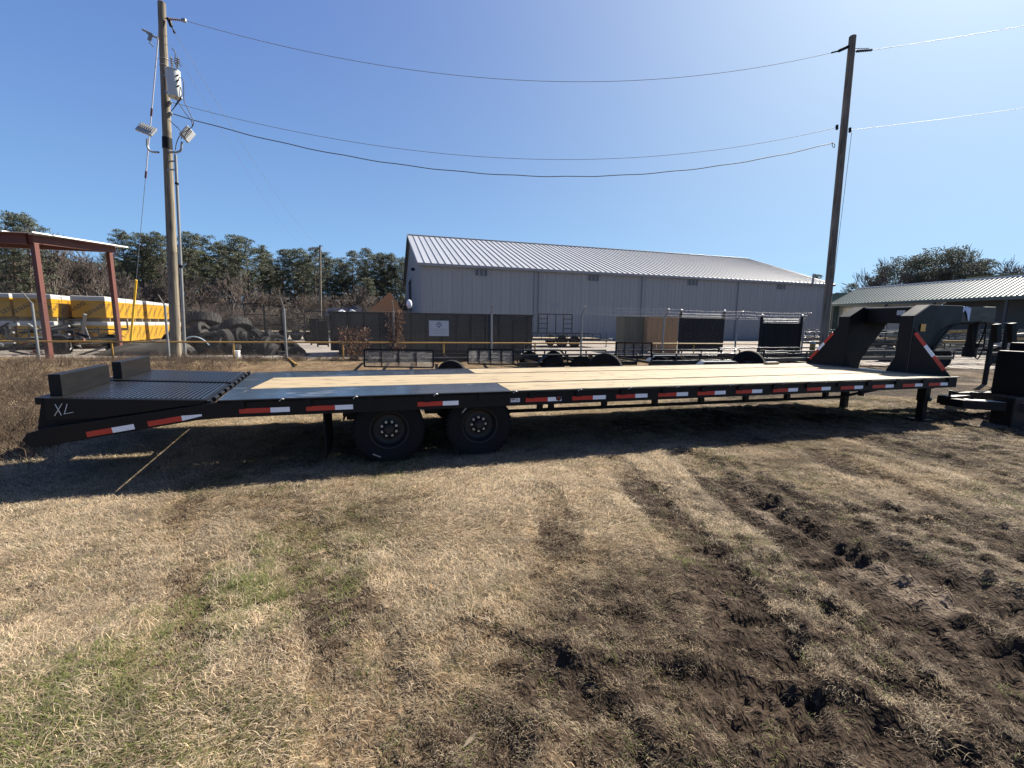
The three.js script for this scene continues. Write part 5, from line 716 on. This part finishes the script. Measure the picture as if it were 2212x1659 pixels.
  const lampB = P('floodlight_arm', [arm([[366, 329], [381, 329], [390, 325], [393, 306]])], M.galv), hB = part('lamp_housing', [rbox(-0.3, 0.3, -0.22, 0.22, -0.045, 0.045, 0.03), ...[...Array(7)].map((_, i) => box(-0.24 + i * 0.075, -0.215 + i * 0.075, -0.05, 0.2, 0.045, 0.085))], white, lampB); hB.position.copy(L(405, 290, 15.4)); hB.rotation.set(0.1, 1.25, 0.85); hB.scale.setScalar(0.78);
  for (const y of [330, 350]) P('arm_clamp', [rod(on(y).add(V(0.1, 0, 0.08)), on(y).add(V(0.34, 0, 0.08)), 0.03)], M.galv);
  // light mast strapped beside it, guy wire with yellow guard
  const mb = at(399, 765, 15.35), ms = thing('galvanized_mast', 'slim galvanized steel mast strapped to the right side of the wooden pole', 'mast', V(mb.x, gh(mb.x, mb.z), mb.z)), mtop = at(379, 334, 15.3).sub(ms.position); part('mast_tube', [rod(V(0, -0.1, 0), mtop, 0.05, 0.045, 12)], M.galv, ms); part('coupling', [rod(mtop.clone().multiplyScalar(0.46), mtop.clone().multiplyScalar(0.475), 0.058, 0.058, 12), rod(mtop.clone().multiplyScalar(0.86), mtop.clone().multiplyScalar(0.87), 0.056, 0.056, 12)], M.blackDull, ms); part('strap', [bar(mtop.clone().multiplyScalar(0.93), mtop.clone().multiplyScalar(0.93).add(V(-0.3, 0, 0)), 0.04)], M.galv, ms);
  const gb = onGround(at(280, 763, 17.4)), gt = at(348, 14, 15.5), gy = thing('guy_wire', 'guy wire from the left pole with a yellow plastic guard at its foot', 'guy wire', gb), gd = gt.clone().sub(gb); part('strand', [rod(V(0, 0, 0), gd, 0.009, 0.009, 5)], M.wireThin, gy); part('guard', [rod(gd.clone().multiplyScalar(0.0), gd.clone().multiplyScalar(0.25), 0.04, 0.04, 10)], mat('yellow plastic guard', C(0.85, 0.5, 0.04), 0.4), gy); for (const k of [0.56, 0.73]) part('strain_link', [rod(gd.clone().multiplyScalar(k), gd.clone().multiplyScalar(k + 0.02), 0.03, 0.03, 8)], M.redSteel, gy);
  solo('stay_cover', rod(gb.clone().addScaledVector(gd, 0.58), gb.clone().addScaledVector(gd, 0.97), 0.019, 0.019, 6), mat('pale stay rod', C(0.55, 0.56, 0.6), 0.4), 'pale fibreglass stay rod along the upper left of the left pole', 'stay rod');
}
{
  const bw = (() => { const p = at(1777, 765, 18.4); return V(p.x, gh(p.x, p.z), p.z); })(), o = thing('utility_pole', 'plain wooden utility pole leaning slightly at right, beside the yellow bollard', 'utility pole', bw), L = (x, y, Z = 18.4) => at(x, y, Z).sub(bw), P = (n, g, m) => part(n, g, m, o);
  const top = L(1842, 79); pole(o, V(0, -0.2, 0), top, 0.155, 0.122); P('pole_cap', [new THREE.SphereGeometry(0.122, 16, 8, 0, 6.3, 0, 1.57).scale(1, 0.35, 1).translate(top.x, top.y, top.z)], poleWood);
  P('strain_insulator', [rod(L(1832, 101), L(1812, 110), 0.055, 0.055, 10), rod(L(1812, 110), L(1796, 114), 0.03)], M.blackDull);
  const a = L(1847, 111), c = L(1886, 108), g = [rod(a, c, 0.015)]; for (let i = 1; i < 10; i++) { const p = a.clone().lerp(c, i / 10); g.push(rod(p, p.clone().lerp(c, 0.02), 0.05, 0.05, 10)); } P('strain_insulator', g, M.blackDull); P('arm_rod', [rod(L(1845, 105), L(1877, 104), 0.014)], M.wire);
  P('spool_insulator', [rod(L(1808, 270), L(1808, 280), 0.05, 0.05, 10)], M.blackDull); P('spool_insulator', [rod(L(1836, 276), L(1836, 286), 0.05, 0.05, 10)], M.blackDull); P('cable_hook', [tube([L(1797, 308), L(1803, 312), L(1802, 319), L(1798, 315), L(1798, 309)], 0.012, 6)], M.wire);
  P('ground_wire', [rod(L(1833, 290).add(V(0.0, 0, 0.16)), L(1790, 640).add(V(0, 0, 0.18)), 0.008)], M.wire);
  const w = (label, a2, b2, drop, r, m = M.wireThin, wob = 0) => solo('overhead_wire', sag(a2, b2, drop, r, 40, 5, wob), m, label, 'wire');
  w('topmost overhead wire between the two wooden poles', at(398, 44, 15.5), at(1796, 114, 18.4), 1.42, 0.009); w('middle thin overhead wire between the two wooden poles', at(372, 221, 15.5), at(1808, 275, 18.4), 1.5, 0.009); w('lowest thick twisted cable between the two wooden poles', at(374, 246, 15.5), at(1798, 309, 18.4), 1.62, 0.016, M.wire, 0.012);
  w('upper overhead wire running off to the right from the right pole', at(1886, 108, 18.4), at(2560, -10, 25), 0.1, 0.009); w('lower overhead wire running off to the right from the right pole', at(1838, 281, 18.4), at(2560, 175, 25), 0.15, 0.009);
  // far thin pole and its wires
  const fb = at(693, 720, 48), fp = thing('utility_pole', 'thin far utility pole standing in front of the pine wood', 'utility pole', V(fb.x, 0.2, fb.z)), ft = at(691, 530, 48).sub(fp.position); pole(fp, V(0, 0, 0), ft, 0.13, 0.1); part('top_bracket', [bar(ft, ft.clone().add(V(0.3, -0.1, 0)), 0.08)], M.galv, fp);
  w('faint thin wire slanting down from the left pole to the far pole', at(372, 62, 15.5), at(692, 532, 48), 0.9, 0.006); w('second faint wire slanting down from the left pole toward the woods', at(366, 90, 15.5), at(640, 520, 50), 0.6, 0.005); w('short wire from the far pole running right behind the pines', at(692, 532, 48), at(800, 556, 60), 0.6, 0.012);
}
// ---------- woods ----------
const leafTri = (list, c, s, dir) => { const a = V(rr(-1, 1), rr(-1, 1), rr(-1, 1)).normalize(), b = V(rr(-1, 1), rr(-1, 1), rr(-1, 1)).cross(a).normalize(), d = dir ? a.lerp(dir, 0.6).normalize() : a; list.push(c.x - b.x * s * 0.3, c.y - b.y * s * 0.3, c.z - b.z * s * 0.3, c.x + b.x * s * 0.3, c.y + b.y * s * 0.3, c.z + b.z * s * 0.3, c.x + d.x * s, c.y + d.y * s, c.z + d.z * s); };
const triGeo = (list) => { const g = new THREE.BufferGeometry(); g.setAttribute('position', new THREE.BufferAttribute(new Float32Array(list), 3)); g.computeVertexNormals(); return g; };
const needle = [0, 1, 2].map((i) => mat('pine needles ' + i, C(0.055 + 0.012 * i, 0.066 + 0.012 * i, 0.027 + 0.006 * i), 0.75, 0, { side: THREE.DoubleSide, transmission: 0.3, thickness: 0 }));
const bark = mat('pine bark', C(0.115, 0.08, 0.06), 0.95), greyBark = mat('grey bark', C(0.12, 0.1, 0.085), 0.95), twigM = mat('bare twig', C(0.1, 0.078, 0.064), 0.95);
function pineProto(v) {                                                                    // 16 m tall, base at the origin
  const o = new THREE.Group(), H = 16, tl = [], br = [], lf = [], bend = rr(-0.5, 0.5), ax = (t) => V(bend * t * t, H * t, 0.3 * Math.sin(t * 4 + v));
  for (let i = 0; i < 8; i++) tl.push(rod(ax(i / 8), ax((i + 1) / 8), 0.24 * (1 - i / 8.8), 0.24 * (1 - (i + 1) / 8.8), 7, true));
  const low = [0.38, 0.28, 0.46, 0.2, 0.42][v % 5], n = 46 + v * 2;
  for (let i = 0; i < n; i++) {
    const t = low + (0.99 - low) * Math.pow(i / n, 0.85), a = i * 2.4 + rr(-0.5, 0.5), R = (0.35 + 2.3 * Math.pow(Math.sin(Math.PI * clamp((1.0 - t) / (1.06 - low) * 0.78 + 0.02)), 0.8)) * rr(0.45, 1.2), p = ax(t), e = p.clone().add(V(Math.cos(a) * R, R * rr(0.1, 0.55), Math.sin(a) * R)); br.push(rod(p, e, 0.05, 0.018, 4, true));
    for (let c = 0; c < 4; c++) { const q = p.clone().lerp(e, 0.42 + 0.2 * c).add(V(rr(-0.4, 0.4), rr(-0.1, 0.4), rr(-0.4, 0.4))), cs = rr(0.25, 0.62); for (let k = 0; k < 54; k++) { const d = V(rr(-1, 1), rr(-0.7, 0.9), rr(-1, 1)).normalize(), r = cs * Math.pow(rnd(), 0.5); leafTri(lf, q.clone().add(V(d.x * r, d.y * r * 0.55, d.z * r)), rr(0.1, 0.24), d); } }
  }
  part('trunk', tl, bark, o); part('branch', br, bark, o, 'stuff'); part('crown', triGeo(lf), needle[v % 3], o); return o;
}
function bareProto(v, H = 12, fullness = 1, tmin = 0.03) {
  const o = new THREE.Group(), tl = [], tw = []; const grow = (p, d, L, r, lev) => { const e = p.clone().addScaledVector(d, L), m = p.clone().lerp(e, 0.5).add(V(rr(-1, 1), rr(-1, 1), rr(-1, 1)).multiplyScalar(L * 0.07)); (lev < 2 ? tl : tw).push(rod(p, m, r, r * 0.8, lev < 2 ? 6 : 3, true), rod(m, e, r * 0.8, r * 0.6, lev < 2 ? 6 : 3, true)); if (lev >= 5) return; const n = lev === 0 ? 5 : lev < 3 ? 3 : 2 + (rnd() < 0.75 * fullness ? 1 : 0); for (let i = 0; i < n; i++) { const q = i === 0 ? e : p.clone().lerp(e, rr(0.45, 1)), nd = d.clone().add(V(rr(-1, 1), rr(-0.25, 0.7), rr(-1, 1)).multiplyScalar(0.75)).normalize(); grow(q, nd, L * rr(0.58, 0.8), Math.max(tmin, r * 0.58), lev + 1); } };
  grow(V(0, 0, 0), V(rr(-0.1, 0.1), 1, rr(-0.1, 0.1)).normalize(), H * 0.28, H * 0.013, 0);
  part('trunk', tl, greyBark, o); part('crown', tw, twigM, o); return o;
}
const pines = [0, 1, 2, 3, 4].map(pineProto), bares = [0, 1, 2, 3].map((v) => bareProto(v));
const treeH = new Map(), heightOf = (p) => { if (!treeH.has(p)) treeH.set(p, new THREE.Box3().setFromObject(p).max.y); return treeH.get(p); };
const useTree = (proto, name, label, cat, px, topY, Z, unit, group, widen = 1) => { const t = at(px, topY, Z), h = (t.y - 0.2) / heightOf(proto), o = proto.clone(); o.name = numbered(name); o.position.set(t.x, 0.1, t.z); o.rotation.y = rr(0, 6.28); o.scale.set(h * widen, h, h * widen); scene.add(o); o.userData = { label, category: cat }; if (group) o.userData.group = group; return o; };
{
  const zone = (px) => px < 120 ? 'behind the canopy at the left edge' : px < 260 ? 'between the canopy posts' : px < 380 ? 'just left of the transformer pole' : px < 520 ? 'just right of the transformer pole' : px < 690 ? 'left of the far thin pole' : 'between the far pole and the grey building';
  const count = {}, nth = (k) => ordinal[(count[k] = (count[k] ?? -1) + 1)] ?? 'farthest';
  const row = [[15, 452, 52], [47, 457, 52], [-40, 470, 55], [265, 494, 70], [295, 499, 72], [330, 505, 74], [347, 498, 72], [406, 498, 70], [439, 503, 72], [478, 518, 74], [508, 504, 70], [526, 509, 72], [558, 527, 76], [580, 540, 80], [605, 535, 78], [628, 537, 80], [650, 532, 78], [680, 529, 76], [705, 542, 82], [757, 539, 82], [786, 533, 80], [808, 545, 84], [826, 542, 82], [846, 544, 82], [876, 550, 84], [735, 552, 86]];
  row.sort((a, b) => a[0] - b[0]); row.forEach(([x, y, Z], i) => useTree(pines[(i * 3 + (i >> 2)) % 5], 'pine_tree', nth('p' + zone(x)) + ' tall pine from the left ' + zone(x), 'pine tree', x, y, Z, 16.4, 'front row pines ' + zone(x), 0.95 + 0.35 * rnd()));
  for (let i = 0; i < 64; i++) { const x = -30 + 930 * (i + rnd()) / 64, y = (x < 230 ? 540 : x < 520 ? 530 : 552) + rr(0, 45), Z = rr(76, 96); useTree(pines[i % 5], 'pine_tree', nth('d' + zone(x)) + ' lower deeper pine from the left ' + zone(x), 'pine tree', x, y, Z, 16.4, 'back pines ' + zone(x), 1.25); }
  for (let i = 0; i < 50; i++) { const x = -20 + 900 * (i + rnd()) / 50, y = (x < 230 ? 548 : x < 520 ? 560 : 605) + rr(0, 60), Z = rr(56, 74); useTree(bares[i % 4], 'bare_tree', nth('b' + zone(x)) + ' leafless tree from the left ' + zone(x), 'bare tree', x, y, Z, 10, 'bare trees ' + zone(x), 0.9); }
  for (const [x, y, lab] of [[69, 474, 'pale leafless tree reaching into the sky right of the leftmost pines'], [94, 477, 'pale leafless tree above the canopy roof'], [198, 511, 'leafless tree seen through the canopy opening, tallest there'], [172, 530, 'leafless tree with forked trunk seen through the canopy opening']]) useTree(bares[(x | 0) % 4], 'bare_tree', lab, 'bare tree', x, y, 58, 10, undefined, 0.8);
  // right-hand trees
  const oak = (() => { const o = bareProto(9, 12, 1.2), lf = []; for (let i = 0; i < 70; i++) { const a = rr(0, 6.28), u = rr(-0.3, 1), r = Math.sqrt(1 - u * u * 0.9) * rr(0.55, 1), c = V(Math.cos(a) * r * 4.6, 7.3 + u * 4.2, Math.sin(a) * r * 4.6); for (let k = 0; k < 110; k++) leafTri(lf, c.clone().add(V(rr(-1, 1), rr(-0.6, 0.6), rr(-1, 1)).multiplyScalar(0.85)), rr(0.16, 0.3)); } o.children[1].name = 'twigs'; part('crown', triGeo(lf), mat('olive oak leaf', C(0.066, 0.074, 0.048), 0.8, 0, { side: THREE.DoubleSide, transmission: 0.3, thickness: 0 }), o); return o; })();
  const R = (p, u, name, label, cat, x, y, Z, w2 = 1) => useTree(p, name, label, cat, x, y, Z, u, undefined, w2);
  R(oak, 11.9, 'oak_tree', 'broad evergreen oak, highest crown behind the low shed', 'oak tree', 2040, 530, 84, 1.0); R(oak, 11.9, 'oak_tree', 'broad evergreen oak left of the highest crown behind the low shed', 'oak tree', 1968, 548, 88, 1.0); R(oak, 11.9, 'oak_tree', 'rounded evergreen oak lower right of the highest crown', 'oak tree', 2078, 556, 84, 0.85); R(oak, 11.9, 'oak_tree', 'low evergreen oak above the left half of the shed roof', 'oak tree', 1935, 580, 90, 0.95); R(oak, 11.9, 'oak_tree', 'low evergreen oak between the two taller oaks', 'oak tree', 2005, 575, 92, 1.0);
  R(pines[3], 16.4, 'pine_tree', 'dense dark pine right of the oaks behind the shed', 'pine tree', 2130, 556, 82, 1.3); R(pines[1], 16.4, 'pine_tree', 'dense dark pine nearest the right edge above the shed', 'pine tree', 2108, 570, 84, 1.3); R(pines[3], 16.4, 'pine_tree', 'small dark pine above the green shed', 'pine tree', 1838, 610, 84, 1.2); R(pines[0], 16.4, 'pine_tree', 'small pine peeking over the right end of the grey building', 'pine tree', 1766, 590, 96, 0.9); R(pines[3], 16.4, 'pine_tree', 'dark shrubby pine at the far right edge', 'pine tree', 2200, 610, 80, 1.4);
  R(bares[0], 10, 'bare_tree', 'leafless tree left of the oaks above the green shed', 'bare tree', 1868, 576, 86, 0.7); R(bares[1], 10, 'bare_tree', 'wispy leafless tree directly left of the oaks', 'bare tree', 1905, 560, 86, 0.9); R(bares[2], 10, 'bare_tree', 'leafless tree standing in the sky at the right edge', 'bare tree', 2185, 545, 80, 0.9); R(bares[3], 10, 'bare_tree', 'second leafless tree cut by the right edge of the photo', 'bare tree', 2225, 552, 80, 0.9); R(bares[3], 10, 'bare_tree', 'leafless crown rising over the highest oak', 'bare tree', 2062, 522, 88, 0.9);
  // undergrowth as one mass
  const twig = bareProto(20, 3.2, 1.3, 0.007), gA = merge(twig.children.map((c) => c.geometry)), leafy = (() => { const l = []; for (let k = 0; k < 420; k++) { const a = rr(0, 6.28), r = Math.sqrt(rnd()) * 1.3, y = rnd() * 2.6 * (1 - 0.25 * r); leafTri(l, V(Math.cos(a) * r, y, Math.sin(a) * r), rr(0.1, 0.24)); } return triGeo(l); })();
  const w = new THREE.Group(); w.name = 'undergrowth'; w.userData = { kind: 'stuff', label: 'brown leafless undergrowth filling the foot of the pine wood' }; scene.add(w); const mtx = new THREE.Matrix4(), q = new THREE.Quaternion(), c = new THREE.Color();
  for (const [g, n, nm, cols, m] of [[gA, 900, 'bare_thicket', [0.075, 0.054, 0.042], mat('thicket twig', C(1, 1, 1), 0.95)], [leafy, 900, 'brown_brush', [0.052, 0.038, 0.025], mat('brown brush leaf', C(1, 1, 1), 0.9, 0, { side: THREE.DoubleSide })]]) { const im = new THREE.InstancedMesh(g, m, n); im.name = nm; im.userData.kind = 'stuff'; for (let i = 0; i < n; i++) { const px = rr(-60, 905), Z = rr(44, 84), p = at(px, 700, Z), s = rr(0.5, 1.3) * (Z > 60 ? 1.7 : px > 380 ? 0.9 : 0.7); mtx.compose(V(p.x, 0.1, p.z), q.setFromAxisAngle(V(0, 1, 0), rr(0, 6.28)), V(s, s * rr(0.8, 1.3), s)); im.setMatrixAt(i, mtx); const t = rr(0.6, 1.25); im.setColorAt(i, c.setRGB(cols[0] * t, cols[1] * t, cols[2] * t)); } w.add(im); }
}

renderer.render(scene, camera);
